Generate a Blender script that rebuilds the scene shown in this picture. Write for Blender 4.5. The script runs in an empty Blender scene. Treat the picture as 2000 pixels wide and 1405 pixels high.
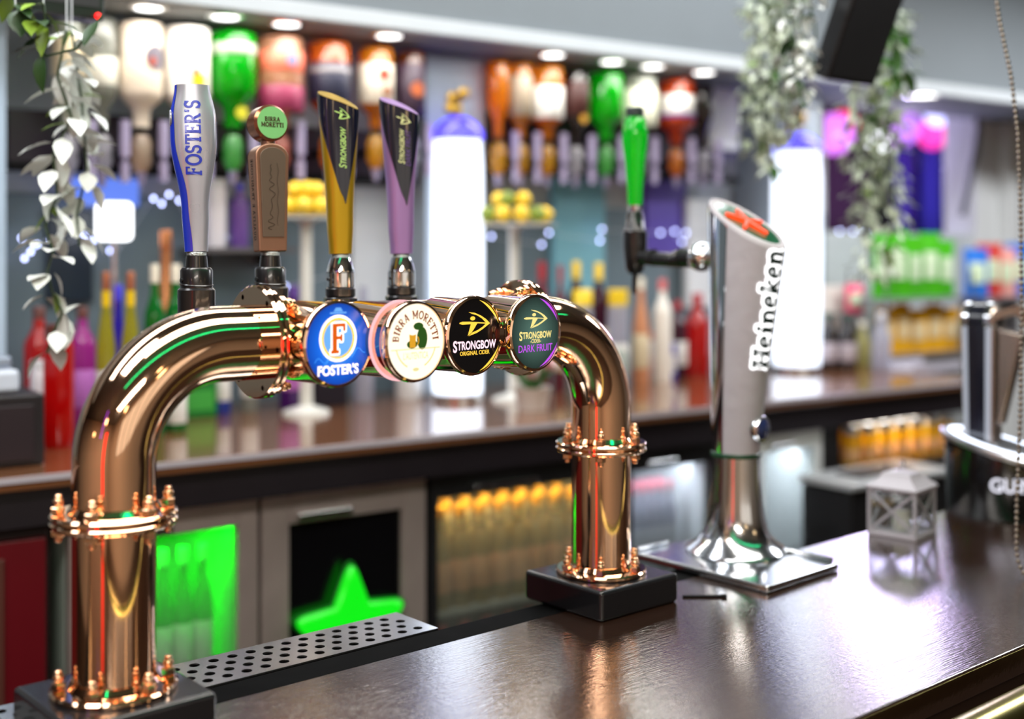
import bpy, math, random
from mathutils import Vector, Matrix
random.seed(7)
PI = math.pi
C = bpy.context.scene.collection
SC = bpy.context.scene

# ------------------------------------------------------------------ camera
CAMZ, FPX, HOR = 1.519, 2400.0, 490.0
TH = math.radians(41.0)
CT, ST = math.cos(TH), math.sin(TH)
cam_d = bpy.data.cameras.new('camera')
cam = bpy.data.objects.new('camera', cam_d); C.objects.link(cam); SC.camera = cam
cam.location = (0, 0, CAMZ); cam.rotation_euler = (PI/2, 0, -TH)
cam_d.sensor_width = 36.0; cam_d.lens = FPX/2000*36.0
cam_d.shift_y = -(702.5-HOR)/2000.0
cam_d.dof.use_dof = True; cam_d.dof.focus_distance = 1.58
cam_d.dof.aperture_fstop = 1.6; cam_d.dof.aperture_blades = 9
cam_d.clip_start = 0.02
# ------------------------------------------------------------------ view, world
vs = SC.view_settings
vs.view_transform = 'Standard'; vs.look = 'None'; vs.gamma = 1.0; vs.use_curve_mapping = False
vs.exposure = 0.15
cy = SC.cycles
cy.max_bounces = 8; cy.diffuse_bounces = 3; cy.glossy_bounces = 5; cy.transmission_bounces = 4; cy.transparent_max_bounces = 14
cy.caustics_reflective = False; cy.caustics_refractive = False; cy.sample_clamp_indirect = 6.0
cy.use_adaptive_sampling = True; cy.adaptive_threshold = 0.02
W = bpy.data.worlds.new('world'); SC.world = W; W.use_nodes = True
W.node_tree.nodes['Background'].inputs[0].default_value = (0.50, 0.46, 0.44, 1)
W.node_tree.nodes['Background'].inputs[1].default_value = 0.25

def area(name, loc, rot, sx, sy, power, color):
    l = bpy.data.lights.new(name, 'AREA'); l.shape = 'RECTANGLE'; l.size = sx; l.size_y = sy
    l.energy = power; l.color = color
    o = bpy.data.objects.new(name, l); C.objects.link(o); o.location = loc; o.rotation_euler = rot
    return o
def point(name, loc, power, color, r=0.05):
    l = bpy.data.lights.new(name, 'POINT'); l.energy = power; l.color = color; l.shadow_soft_size = r
    o = bpy.data.objects.new(name, l); C.objects.link(o); o.location = loc
    return o
area('fill_light_bar', (1.2, 1.0, 2.56), (0, 0, 0), 2.4, 0.35, 26, (1, .95, .88))  # added fill light, brightens the bar foreground
area('fill_light_passage', (1.3, 1.95, 2.56), (0, 0, 0), 4.0, 0.3, 34, (.95, .97, 1))  # added fill above the passage, stretched to lift the blossoms
area('fill_light_garland', (-.1, 1.2, 2.56), (0, 0, 0), .8, .4, 16, (1, .97, .93))  # extra fill put in to whiten the blossom garland
area('fill_light_room', (-0.8, -1.2, 2.56), (0, 0, 0), 1.6, 0.6, 70, (1, .90, .80))  # unseen fill that brightens the room mirrored in the copper

# ------------------------------------------------------------------ coordinates
def w_of(X, Z):                       # camera plan coordinates -> world plan
    return CT*X + ST*Z, -ST*X + CT*Z
def on_z(px, py, z):                  # point of the horizontal plane z seen at a photo pixel
    Z = (CAMZ - z)*FPX/(py - HOR); X = (px-1000)/FPX*Z
    u, v = w_of(X, Z); return Vector((u, v, z))
def at(px, py, Z):
    X = (px-1000)/FPX*Z; u, v = w_of(X, Z)
    return Vector((u, v, CAMZ - (py-HOR)/FPX*Z))
# the back bar has its own frame: a along the counter, b towards the wall
BAR_Z, BACK_Z = 1.0, 1.111
OZ, OX = 2.2, -1000/FPX*2.2
EA = (.8154, .5790)
PHI = math.radians(35.38) - TH
O2 = Vector((*w_of(OX, OZ), 0))
def BW(a, b, z=0.0):
    c, s = math.cos(PHI), math.sin(PHI)
    return Vector((O2.x + a*c - b*s, O2.y + a*s + b*c, z))
def bb(px, py, b):                    # -> a, z, metres per pixel on the plane b
    k = (px-1000)/FPX
    a = (k*OZ - OX + b*(EA[1] + k*EA[0]))/(EA[0] - k*EA[1])
    Z = OZ + EA[1]*a + EA[0]*b
    return a, CAMZ-(py-HOR)/FPX*Z, Z/FPX
def b_for(px, py, z=BACK_Z):          # b of the point of the counter top seen at a pixel
    Z = (CAMZ-z)*FPX/(py-HOR); X = (px-1000)/FPX*Z
    dx, dz = X-OX, Z-OZ
    return -dx*EA[1] + dz*EA[0]

# ------------------------------------------------------------------ materials
def lin(c):
    return tuple(((x/255)/12.92 if x/255 <= .04045 else ((x/255+.055)/1.055)**2.4) for x in c)
MATS = {}
def mat(name, rgb, rough=.5, metal=0., em=None, es=0., trans=0., coat=0., bump=0., bscale=60., var=.06, vscale=12., spec=None):
    if name in MATS: return MATS[name]
    m = bpy.data.materials.new(name); m.use_nodes = True
    nt = m.node_tree; p = nt.nodes['Principled BSDF']
    col = lin(rgb)
    tc = nt.nodes.new('ShaderNodeTexCoord')
    n = nt.nodes.new('ShaderNodeTexNoise'); n.inputs['Scale'].default_value = vscale; n.inputs['Detail'].default_value = 3
    nt.links.new(tc.outputs['Object'], n.inputs['Vector'])
    r = nt.nodes.new('ShaderNodeMapRange')
    r.inputs['To Min'].default_value = max(rough*(1-var*2), 0); r.inputs['To Max'].default_value = min(rough*(1+var*2), 1)
    nt.links.new(n.outputs['Fac'], r.inputs['Value']); nt.links.new(r.outputs[0], p.inputs['Roughness'])
    mx = nt.nodes.new('ShaderNodeMix'); mx.data_type = 'RGBA'
    mx.inputs[6].default_value = (*[c*(1-var) for c in col], 1); mx.inputs[7].default_value = (*[min(c*(1+var), 1) for c in col], 1)
    nt.links.new(n.outputs['Fac'], mx.inputs[0]); nt.links.new(mx.outputs[2], p.inputs['Base Color'])
    p.inputs['Metallic'].default_value = metal
    if spec is not None: p.inputs['Specular IOR Level'].default_value = spec
    if em: p.inputs['Emission Color'].default_value = (*lin(em), 1); p.inputs['Emission Strength'].default_value = es
    p.inputs['Transmission Weight'].default_value = trans
    p.inputs['Coat Weight'].default_value = coat; p.inputs['Coat Roughness'].default_value = .05
    if bump:
        n2 = nt.nodes.new('ShaderNodeTexNoise'); n2.inputs['Scale'].default_value = bscale; n2.inputs['Detail'].default_value = 4
        nt.links.new(tc.outputs['Object'], n2.inputs['Vector'])
        b = nt.nodes.new('ShaderNodeBump'); b.inputs['Strength'].default_value = bump; b.inputs['Distance'].default_value = .004
        nt.links.new(n2.outputs['Fac'], b.inputs['Height']); nt.links.new(b.outputs[0], p.inputs['Normal'])
    MATS[name] = m; return m
def glow(name, rgb, s=1.0): return mat(name, [x*.25 for x in rgb], .25, em=rgb, es=s)
def liquid(name, rgb, clear=.45, rough=.05):
    """coloured bottle glass: lets light through, scatters some, shines"""
    if name in MATS: return MATS[name]
    m = bpy.data.materials.new(name); m.use_nodes = True; nt = m.node_tree
    nt.nodes.remove(nt.nodes['Principled BSDF']); out = nt.nodes['Material Output']
    col = (*lin(rgb), 1)
    tr = nt.nodes.new('ShaderNodeBsdfTransparent'); tr.inputs[0].default_value = col
    tl = nt.nodes.new('ShaderNodeBsdfTranslucent'); tl.inputs[0].default_value = col
    df = nt.nodes.new('ShaderNodeBsdfDiffuse'); df.inputs[0].default_value = col
    gl = nt.nodes.new('ShaderNodeBsdfGlossy'); gl.inputs['Roughness'].default_value = rough
    tc = nt.nodes.new('ShaderNodeTexCoord'); n = nt.nodes.new('ShaderNodeTexNoise'); n.inputs['Scale'].default_value = 9
    nt.links.new(tc.outputs['Object'], n.inputs['Vector'])
    r = nt.nodes.new('ShaderNodeMapRange'); r.inputs['To Min'].default_value = clear-.06; r.inputs['To Max'].default_value = clear+.06
    nt.links.new(n.outputs['Fac'], r.inputs['Value'])
    m1 = nt.nodes.new('ShaderNodeMixShader'); nt.links.new(tl.outputs[0], m1.inputs[1]); nt.links.new(df.outputs[0], m1.inputs[2])
    m2 = nt.nodes.new('ShaderNodeMixShader'); nt.links.new(r.outputs[0], m2.inputs[0]); nt.links.new(m1.outputs[0], m2.inputs[1]); nt.links.new(tr.outputs[0], m2.inputs[2])
    lw = nt.nodes.new('ShaderNodeLayerWeight'); lw.inputs[0].default_value = .5
    pw = nt.nodes.new('ShaderNodeMath'); pw.operation = 'POWER'; pw.inputs[1].default_value = 4.; nt.links.new(lw.outputs['Facing'], pw.inputs[0])
    fr = nt.nodes.new('ShaderNodeMapRange'); fr.inputs['To Min'].default_value = .045; fr.inputs['To Max'].default_value = .75; nt.links.new(pw.outputs[0], fr.inputs['Value'])
    m3 = nt.nodes.new('ShaderNodeMixShader'); nt.links.new(fr.outputs[0], m3.inputs[0]); nt.links.new(m2.outputs[0], m3.inputs[1]); nt.links.new(gl.outputs[0], m3.inputs[2])
    nt.links.new(m3.outputs[0], out.inputs[0]); MATS[name] = m; return m
def pane_mat(name, tint=(235, 240, 238)):
    if name in MATS: return MATS[name]
    m = liquid(name, tint, clear=.93, rough=.02); return m

COPPER = mat('polished_copper', (248, 206, 172), .06, 1.0, var=.05)
COPPERB = mat('copper_bolts', (246, 196, 156), .14, 1.0)
CHROME = mat('chrome', (225, 228, 232), .06, 1.0, var=.04)
STEEL = mat('brushed_steel', (190, 192, 195), .28, 1.0, var=.1)
BLACKP = mat('black_plastic', (18, 17, 19), .28, coat=.3)
BLACKM = mat('black_matt', (10, 9, 12), .6, spec=.15)
BLACKG = mat('black_gloss_block', (26, 26, 30), .22, coat=.5)
WHITEW = mat('white_paint', (226, 228, 228), .5)
SILVERP = mat('silver_handle_paint', (172, 172, 184), .28, .6)
CHROMES = mat('satin_chrome', (216, 219, 224), .15, 1.0)
BLUEP = mat('blue_stripe_paint', (22, 44, 165), .25, coat=.3)
GOLDP = mat('gold_handle_paint', (186, 150, 32), .3, .7)
PURPP = mat('lilac_handle_paint', (160, 122, 178), .3, .45)
NAVYP = mat('navy_panel_gloss', (12, 16, 34), .15, coat=.6)
BRONZE = mat('aged_bronze', (150, 112, 92), .35, .75, bump=.06)
BRONZED = mat('bronze_panel', (112, 96, 84), .42, .6, bump=.05)
EDGEW = mat('light_edge_enamel', (205, 200, 190), .4)

# ------------------------------------------------------------------ mesh building
class MB:
    def __init__(s): s.v = []; s.f = []; s.m = []
    def add(s, vs, fs, mi=0, M=None):
        o = len(s.v)
        s.v += [(M @ Vector(p)) if M is not None else Vector(p) for p in vs]
        s.f += [tuple(i+o for i in f) for f in fs]; s.m += [mi]*len(fs); return s
    def box(s, x0, x1, y0, y1, z0, z1, mi=0, M=None):
        return s.add([(x0,y0,z0),(x1,y0,z0),(x1,y1,z0),(x0,y1,z0),(x0,y0,z1),(x1,y0,z1),(x1,y1,z1),(x0,y1,z1)],
              [(0,3,2,1),(4,5,6,7),(0,1,5,4),(1,2,6,5),(2,3,7,6),(3,0,4,7)], mi, M)
    def lathe(s, prof, seg=32, mi=0, M=None):
        vs, fs, rows = [], [], []
        for r, z in prof:
            if r < 1e-6: rows.append([len(vs)]); vs.append((0,0,z))
            else:
                rows.append(list(range(len(vs), len(vs)+seg)))
                vs += [(r*math.cos(2*PI*i/seg), r*math.sin(2*PI*i/seg), z) for i in range(seg)]
        for A, B in zip(rows, rows[1:]):
            for i in range(seg):
                j = (i+1) % seg
                if len(A) == 1 and len(B) == 1: continue
                if len(A) == 1: fs.append((A[0], B[j], B[i]))
                elif len(B) == 1: fs.append((A[i], A[j], B[0]))
                else: fs.append((A[i], A[j], B[j], B[i]))
        return s.add(vs, fs, mi, M)
    def cyl(s, r, z0, z1, seg=24, mi=0, M=None, bev=0.):
        b = min(bev, r*.5)
        return s.lathe([(0,z0),(r-b,z0),(r,z0+b),(r,z1-b),(r-b,z1),(0,z1)] if b else [(0,z0),(r,z0),(r,z1),(0,z1)], seg, mi, M)
    def ball(s, c, r, seg=12, mi=0, sc=(1,1,1), M=None):
        n = max(4, seg//2)
        T = Matrix.Translation(c) @ Matrix.Diagonal((*sc, 1))
        if M is not None: T = M @ T
        return s.lathe([(0 if i in (0,n) else r*math.sin(PI*i/n), -r*math.cos(PI*i/n)) for i in range(n+1)], seg, mi, T)
    def tube(s, pts, r, seg=16, mi=0, cap=True):
        pts = [Vector(p) for p in pts]; n = len(pts)
        rs = r if isinstance(r, (list, tuple)) else [r]*n
        t0 = (pts[1]-pts[0]).normalized(); up = Vector((0,0,1)) if abs(t0.z) < .9 else Vector((1,0,0))
        nx = t0.cross(up).normalized(); vs, fs = [], []
        for i, p in enumerate(pts):
            t = (pts[min(i+1,n-1)]-pts[max(i-1,0)]).normalized()
            nx = (nx - t*nx.dot(t)).normalized(); ny = t.cross(nx)
            vs += [p + (nx*math.cos(2*PI*k/seg) + ny*math.sin(2*PI*k/seg))*rs[i] for k in range(seg)]
        for i in range(n-1):
            for k in range(seg):
                j = (k+1) % seg; fs.append((i*seg+k, i*seg+j, (i+1)*seg+j, (i+1)*seg+k))
        if cap: fs += [tuple(range(seg))[::-1], tuple((n-1)*seg+k for k in range(seg))]
        return s.add(vs, fs, mi)
    def prism(s, poly, z0, z1, mi=0, M=None):
        n = len(poly)
        return s.add([(x,y,z0) for x,y in poly]+[(x,y,z1) for x,y in poly],
              [tuple(range(n))[::-1], tuple(range(n,2*n))]+[(i,(i+1)%n,n+(i+1)%n,n+i) for i in range(n)], mi, M)
    def flat(s, polys, z=0., mi=0, fn=None):
        for P in polys:
            o = len(s.v)
            s.v += [Vector(fn(x, y, z)) if fn else Vector((x, y, z)) for x, y in P]
            s.f.append(tuple(range(o, o+len(P)))); s.m.append(mi)
        return s
    def grid(s, fn, nu, nv, mi=0, closed=False):
        vs = [fn(i/nu, j/nv) for j in range(nv+1) for i in range(nu+1)]
        return s.add(vs, [(j*(nu+1)+i, j*(nu+1)+i+1, (j+1)*(nu+1)+i+1, (j+1)*(nu+1)+i) for j in range(nv) for i in range(nu)], mi)
    def build(s, name, mats, parent=None, smooth=35, bevel=0., loc=None, rz=0., seg=2):
        me = bpy.data.meshes.new(name); me.from_pydata([tuple(p) for p in s.v], [], s.f)
        for m in (mats if isinstance(mats, (list, tuple)) else [mats]): me.materials.append(m)
        me.polygons.foreach_set('material_index', s.m)
        me.update()
        if smooth:
            me.shade_smooth(); me.set_sharp_from_angle(angle=math.radians(smooth))
        o = bpy.data.objects.new(name, me); C.objects.link(o)
        if parent: o.parent = parent
        if loc is not None: o.location = loc
        o.rotation_euler.z = rz
        if bevel:
            b = o.modifiers.new('bevel', 'BEVEL'); b.width = bevel; b.segments = seg; b.limit_method = 'ANGLE'; b.angle_limit = math.radians(40)
            b.harden_normals = True
        return o
def tag(o, label, cat, group=None, kind=None):
    o['label'] = label; o['category'] = cat
    if group: o['group'] = group
    if kind: o['kind'] = kind
    return o
def thing(name, label, cat, loc=(0,0,0), rz=0., group=None):
    o = bpy.data.objects.new(name, None); C.objects.link(o); o.empty_display_size = .05
    o.location = loc; o.rotation_euler.z = rz
    return tag(o, label, cat, group)
def struct(o): o['kind'] = 'structure'; return o
def copy_tree(src, parent=None):
    c = src.copy(); C.objects.link(c)
    if parent: c.parent = parent
    for ch in [x for x in src.children]: copy_tree(ch, c)
    return c
ORD = ['first','second','third','fourth','fifth','sixth','seventh','eighth','ninth','tenth','eleventh','twelfth']
def RX(a): return Matrix.Rotation(a, 4, 'X')
def RY(a): return Matrix.Rotation(a, 4, 'Y')
def RZ(a): return Matrix.Rotation(a, 4, 'Z')
def T(x, y, z): return Matrix.Translation((x, y, z))

# ------------------------------------------------------------------ flat shapes and lettering
def ell(cx, cy, rx, ry, n=40, a0=0., a1=2*PI):
    return [(cx+rx*math.cos(a0+(a1-a0)*i/n), cy+ry*math.sin(a0+(a1-a0)*i/n)) for i in range(n + (0 if abs(a1-a0) > 6.28 else 1))]
def ringp(cx, cy, rx, ry, w, n=48, a0=0., a1=2*PI):
    out = []
    for i in range(n):
        p, q = a0+(a1-a0)*i/n, a0+(a1-a0)*(i+1)/n
        out.append([(cx+rx*math.cos(p), cy+ry*math.sin(p)), (cx+rx*math.cos(q), cy+ry*math.sin(q)),
                    (cx+(rx-w)*math.cos(q), cy+(ry-w)*math.sin(q)), (cx+(rx-w)*math.cos(p), cy+(ry-w)*math.sin(p))])
    return out
def ribbon(pts, w):
    out, n = [], len(pts)
    L, R = [], []
    for i, p in enumerate(pts):
        a, b = pts[max(i-1,0)], pts[min(i+1,n-1)]
        dx, dy = b[0]-a[0], b[1]-a[1]; d = math.hypot(dx, dy) or 1
        ww = w[i] if isinstance(w, (list, tuple)) else w
        L.append((p[0]-dy/d*ww/2, p[1]+dx/d*ww/2)); R.append((p[0]+dy/d*ww/2, p[1]-dx/d*ww/2))
    return [[R[i], R[i+1], L[i+1], L[i]] for i in range(n-1)]
V, H = .17, .10       # thick and thin strokes of the slab lettering
def _arc(cx, cy, rx, ry, d0, d1, n=14):
    p = ell(cx, cy, rx, ry, n, math.radians(d0), math.radians(d1))
    return p + p[:2] if abs(d1-d0) >= 360 else p
def _sf(x, y, l=.15): return ([(x-l, y), (x+l, y)], H)
GL = {
 'F': (.66, [([(.16,0),(.16,1)],V),([(.1,.95),(.6,.95)],H),([(.16,.52),(.46,.52)],H),([(.57,1),(.57,.74)],H*.9),([(.45,.64),(.45,.4)],H*.8),_sf(.17,.05,.17)]),
 'O': (.84, [(_arc(.42,.5,.34,.45,0,360,28),V*.85)]),
 'S': (.62, [(_arc(.3,.73,.2,.22,20,270,12)+_arc(.3,.28,.22,.23,90,-160,12),V*.8),([(.51,.99),(.51,.72)],H*.8),([(.07,.02),(.07,.3)],H*.8)]),
 'T': (.72, [([(.36,0),(.36,1)],V),([(.03,.95),(.69,.95)],H),([(.06,1),(.06,.72)],H),([(.66,1),(.66,.72)],H),_sf(.36,.05,.17)]),
 'E': (.7, [([(.16,0),(.16,1)],V),([(.02,.95),(.6,.95)],H),([(.16,.52),(.46,.52)],H),([(.02,.05),(.62,.05)],H),([(.58,1),(.58,.75)],H),([(.61,0),(.61,.28)],H),([(.45,.64),(.45,.4)],H*.8)]),
 'R': (.76, [([(.16,0),(.16,1)],V),([(.02,.95),(.38,.95)]+_arc(.38,.73,.2,.22,90,-90,10)+[(.16,.51)],H*1.1),([(.34,.52),(.62,.05)],V*.9),_sf(.17,.05,.16),_sf(.65,.05,.1)]),
 "'": (.26, [([(.14,1),(.1,.7)],V*.8)]),
 'B': (.74, [([(.16,0),(.16,1)],V),([(.02,.95),(.38,.95)]+_arc(.38,.74,.19,.21,90,-90,10)+[(.16,.53)],H*1.15),([(.38,.53)]+_arc(.4,.29,.24,.24,90,-90,10)+[(.02,.05)],H*1.15)]),
 'I': (.4, [([(.2,0),(.2,1)],V),_sf(.2,.05,.18),_sf(.2,.95,.18)]),
 'A': (.84, [([(.12,.03),(.42,1)],H*1.1),([(.42,1),(.72,.03)],V),([(.24,.33),(.6,.33)],H),_sf(.13,.05,.12),_sf(.71,.05,.13)]),
 'M': (1.0, [([(.16,0),(.16,1)],H*1.2),([(.16,.98),(.5,.2)],V*.9),([(.5,.2),(.84,.98)],H),([(.84,0),(.84,1)],V),_sf(.14,.05,.13),_sf(.14,.95,.1),_sf(.86,.05,.14),_sf(.87,.95,.1)]),
 'Q': (.84, [(_arc(.42,.5,.34,.45,0,360,28),V*.85),([(.42,.25),(.74,-.1)],V*.8)]),
 'U': (.8, [([(.18,1),(.18,.3)]+_arc(.4,.3,.22,.25,180,360,10)+[(.62,1)],V*.8),_sf(.18,.95,.15),_sf(.62,.95,.15)]),
 'L': (.66, [([(.16,0),(.16,1)],V),([(.02,.05),(.6,.05)],H),([(.58,0),(.58,.3)],H),_sf(.16,.95,.14)]),
 'D': (.82, [([(.16,0),(.16,1)],V),([(.02,.95),(.36,.95)]+_arc(.36,.5,.34,.45,90,-90,14)+[(.02,.05)],H*1.3)]),
 'Z': (.68, [([(.08,.95),(.6,.95),(.1,.05),(.62,.05)],H*1.2)]),
 'N': (.86, [([(.16,0),(.16,1)],H*1.1),([(.16,.98),(.7,.03)],V),([(.7,0),(.7,1)],H*1.1),_sf(.16,.05,.13),_sf(.12,.95,.1),_sf(.7,.95,.13)]),
 'G': (.84, [(_arc(.42,.5,.34,.45,40,330,22),V*.85),([(.7,.05),(.7,.42)],V*.8),([(.5,.42),(.82,.42)],H)]),
 'H': (.92, [([(.2,0),(.2,1)],V),([(.72,0),(.72,1)],V),([(.2,.5),(.72,.5)],H),_sf(.2,.05,.18),_sf(.2,.95,.18),_sf(.72,.05,.18),_sf(.72,.95,.18)]),
 'e': (.62, [([(.1,.36),(.52,.44)]+_arc(.3,.36,.22,.31,15,320,18),V*.75)]),
 'i': (.42, [([(.2,0),(.2,.64)],V),_sf(.2,.05,.17),_sf(.14,.62,.12),(_arc(.2,.86,.05,.05,0,360,8),.1)]),
 'n': (.76, [([(.18,0),(.18,.66)],V),([(.18,.42)]+_arc(.38,.42,.2,.22,150,0,8)+[(.58,0)],V*.85),_sf(.18,.05,.16),_sf(.58,.05,.16),_sf(.12,.63,.12)]),
 'k': (.74, [([(.18,0),(.18,1)],V),([(.2,.28),(.56,.62)],H),([(.32,.38),(.58,.03)],V*.9),_sf(.18,.05,.16),_sf(.62,.05,.12),_sf(.56,.62,.12),_sf(.12,.95,.12)]),
 ' ': (.4, []),
}
GL['\u00c0'] = (.84, GL['A'][1]+[([(.3,1.25),(.46,1.1)],H)])
def slab(text, h, track=.06, wide=1., wt=1.):
    """slab-serif lettering as flat polygons, starting at x=0, baseline 0; returns polygons and width"""
    x, out = 0., []
    for ch in text:
        w, st = GL[ch]
        for pts, t in st:
            out += [[((x+px*wide)*h, py*h) for px, py in q] for q in ribbon(pts, t*wt)]
        x += w*wide + track
    return out, (x-track)*h
def sans(text, h, wide=1., bold=0.):
    cu = bpy.data.curves.new('lettering_source', 'FONT'); cu.body = text; cu.size = 1.; cu.offset = bold; cu.resolution_u = 4
    ob = bpy.data.objects.new('lettering_source', cu); C.objects.link(ob)
    dg = bpy.context.evaluated_depsgraph_get(); me = ob.evaluated_get(dg).to_mesh()
    P = [[(me.vertices[i].co.x, me.vertices[i].co.y) for i in p.vertices] for p in me.polygons]
    ob.evaluated_get(dg).to_mesh_clear(); bpy.data.objects.remove(ob); bpy.data.curves.remove(cu)
    x0 = min(x for p in P for x, y in p); x1 = max(x for p in P for x, y in p); k = h/.70
    return [[((x-x0)*k*wide, y*k) for x, y in p] for p in P], (x1-x0)*k*wide
def shift(polys, dx, dy, sx=1., sy=1.): return [[(x*sx+dx, y*sy+dy) for x, y in p] for p in polys]
def on_arc(polys, width, R, a_mid):
    """bend a line of text onto a circle of radius R, reading clockwise, centred at angle a_mid"""
    out = []
    for p in polys:
        out.append([((R+y)*math.cos(a_mid-(x-width/2)/R), (R+y)*math.sin(a_mid-(x-width/2)/R)) for x, y in p])
    return out
def dense(polys, step):
    """cut long polygons' edges so that they follow a curved surface"""
    out = []
    for p in polys:
        q = []
        for i, a in enumerate(p):
            b = p[(i+1) % len(p)]; n = max(1, int(math.hypot(b[0]-a[0], b[1]-a[1])/step))
            q += [(a[0]+(b[0]-a[0])*k/n, a[1]+(b[1]-a[1])*k/n) for k in range(n)]
        out.append(q)
    return out
def archer():
    """drawn bow and archer emblem, unit box about -1..1"""
    P = []
    up = [(-.25,.95),(.1,.88),(.5,.62),(.8,.32),(1.05,-.05)]; ui = [(.8,.0),(.55,.38),(.25,.66),(-.05,.8)]
    P.append(up+ui)
    P.append([(1.05,-.05),(.6,-.5),(.25,-.78),(-.25,-1.0),(-.02,-.72),(.3,-.55),(.6,-.3),(.82,-.02)])
    P.append(ell(.0,.42,.15,.17,14))
    P.append([(-.78,.12),(-.6,.2),(-.2,.17),(.3,.1),(1.0,-.02),(1.0,-.1),(.3,-.0),(-.2,-.04),(-.62,-.04),(-.78,.04)])
    P.append([(-.1,.05),(.28,.02),(.1,-.4),(-.08,-.75),(-.3,-.98),(-.2,-.5)])
    return P

# ================================================================== the room
WALLB = mat('back_wall_paint', (190, 196, 200), .55, bump=.05)
TEALW = mat('grey_teal_mirror_tone', (106, 122, 130), .3)
CEIL = mat('ceiling_paint', (124, 131, 136), .7)
TAN = mat('tan_room_wall', (206, 186, 164), .6, bump=.1, bscale=8)
DARKW = mat('dark_floor_wood', (58, 40, 30), .45)
def wall_ab(name, a0, a1, b0, b1, z0, z1, m, bevel=0.):
    """box in the back bar's frame"""
    o = MB().box(a0, a1, b0, b1, z0, z1).build(name, m, None, 0, bevel, loc=BW(0, 0), rz=PHI)
    return struct(o)
struct(MB().box(-3.2, 9.4, -3.2, 8.2, -.1, 0).build('floor', DARKW, None, 0))
struct(MB().box(-3.2, 9.4, -3.2, 8.2, 2.6, 2.7).build('ceiling', CEIL, None, 0))
struct(MB().box(-3.2, 9.4, -3.3, -3.2, 0, 2.6).build('wall_front', TAN, None, 0))
struct(MB().box(-3.3, -3.2, -3.2, 8.2, 0, 2.6).build('wall_left', TAN, None, 0))
struct(MB().box(9.4, 9.5, -3.2, 8.2, 0, 2.6).build('wall_right', WHITEW, None, 0))
struct(MB().box(-3.2, 9.4, 8.2, 8.3, 0, 2.6).build('wall_beyond', mat('far_room_wall', (120, 116, 130), .6), None, 0))
BWALL = .80
def aw(px, b=BWALL): return bb(px, 490, b)[0]
A_OPEN0, A_OPEN1 = aw(1612), aw(1898)
wall_ab('wall_back', -1.6, A_OPEN0, BWALL, BWALL+.12, 0, 2.6, WALLB)
wall_ab('wall_back_beside', A_OPEN1, A_OPEN1+1.9, BWALL, BWALL+.12, 0, 2.6, WHITEW)
zo = bb(1750, 455, BWALL)[1]; zt = bb(1750, 150, BWALL)[1]
wall_ab('wall_back_below_opening', A_OPEN0, A_OPEN1, BWALL, BWALL+.12, 0, zo, WALLB)
wall_ab('wall_back_over_opening', A_OPEN0, A_OPEN1, BWALL, BWALL+.12, zt, 2.6, WHITEW)
wall_ab('trim_1', A_OPEN1-.01, A_OPEN1+.10, BWALL-.03, BWALL+.13, zo-.1, zt+.05, WHITEW, .006)
wall_ab('trim_2', A_OPEN1+.19, A_OPEN1+.27, BWALL-.05, BWALL, 0, zt+.25, WHITEW, .006)
# dropped soffit over the back bar
wall_ab('ceiling_soffit', -1.6, 7.2, .30, BWALL, 2.075, 2.6, CEIL, .004)
wall_ab('trim_3', -1.6, 7.2, .285, .31, 2.06, 2.10, mat('soffit_trim', (205, 210, 214), .5), .004)
# plain panel for the lower wall's mirror, its reflected grey-teal painted as colour
wall_ab('trim_4', -1.6, A_OPEN0-.02, BWALL-.012, BWALL, BACK_Z, 1.66, TEALW)

# ================================================================== front bar counter
def wood_top():
    m = mat('varnished_bar_wood', (46, 29, 21), .22, coat=.9)
    nt = m.node_tree; p = nt.nodes['Principled BSDF']
    tc = nt.nodes.new('ShaderNodeTexCoord'); mp = nt.nodes.new('ShaderNodeMapping')
    mp.inputs['Scale'].default_value = (9, 150, 1); mp.inputs['Rotation'].default_value = (0, 0, .06)
    n = nt.nodes.new('ShaderNodeTexNoise'); n.inputs['Scale'].default_value = 3.; n.inputs['Detail'].default_value = 6
    nt.links.new(tc.outputs['Object'], mp.inputs[0]); nt.links.new(mp.outputs[0], n.inputs['Vector'])
    n2 = nt.nodes.new('ShaderNodeTexNoise'); n2.inputs['Scale'].default_value = 130; n2.inputs['Detail'].default_value = 3
    nt.links.new(tc.outputs['Object'], n2.inputs['Vector'])
    n3 = nt.nodes.new('ShaderNodeTexNoise'); n3.inputs['Scale'].default_value = 3.2; n3.inputs['Detail'].default_value = 2
    nt.links.new(tc.outputs['Object'], n3.inputs['Vector'])
    ad = nt.nodes.new('ShaderNodeMath'); ad.operation = 'MULTIPLY_ADD'; ad.inputs[1].default_value = .6
    nt.links.new(n2.outputs['Fac'], ad.inputs[0]); nt.links.new(n.outputs['Fac'], ad.inputs[2])
    b = nt.nodes.new('ShaderNodeBump'); b.inputs['Strength'].default_value = .34; b.inputs['Distance'].default_value = .0008
    nt.links.new(ad.outputs[0], b.inputs['Height']); nt.links.new(b.outputs[0], p.inputs['Normal']); nt.links.new(b.outputs[0], p.inputs['Coat Normal'])
    r = nt.nodes.new('ShaderNodeMapRange'); r.inputs['From Min'].default_value = .35; r.inputs['From Max'].default_value = .65
    r.inputs['To Min'].default_value = .09; r.inputs['To Max'].default_value = .20
    nt.links.new(n3.outputs['Fac'], r.inputs['Value']); nt.links.new(r.outputs[0], p.inputs['Roughness'])
    p.inputs['Coat Roughness'].default_value = .07; p.inputs['Coat IOR'].default_value = 2.2
    p.inputs['Specular IOR Level'].default_value = .9; p.inputs['IOR'].default_value = 1.7
    return m
WOOD = wood_top()
bar = thing('bar_counter', 'dark varnished wooden bar counter in front, carrying the beer taps', 'bar counter', (0, 0, 0))
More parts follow.
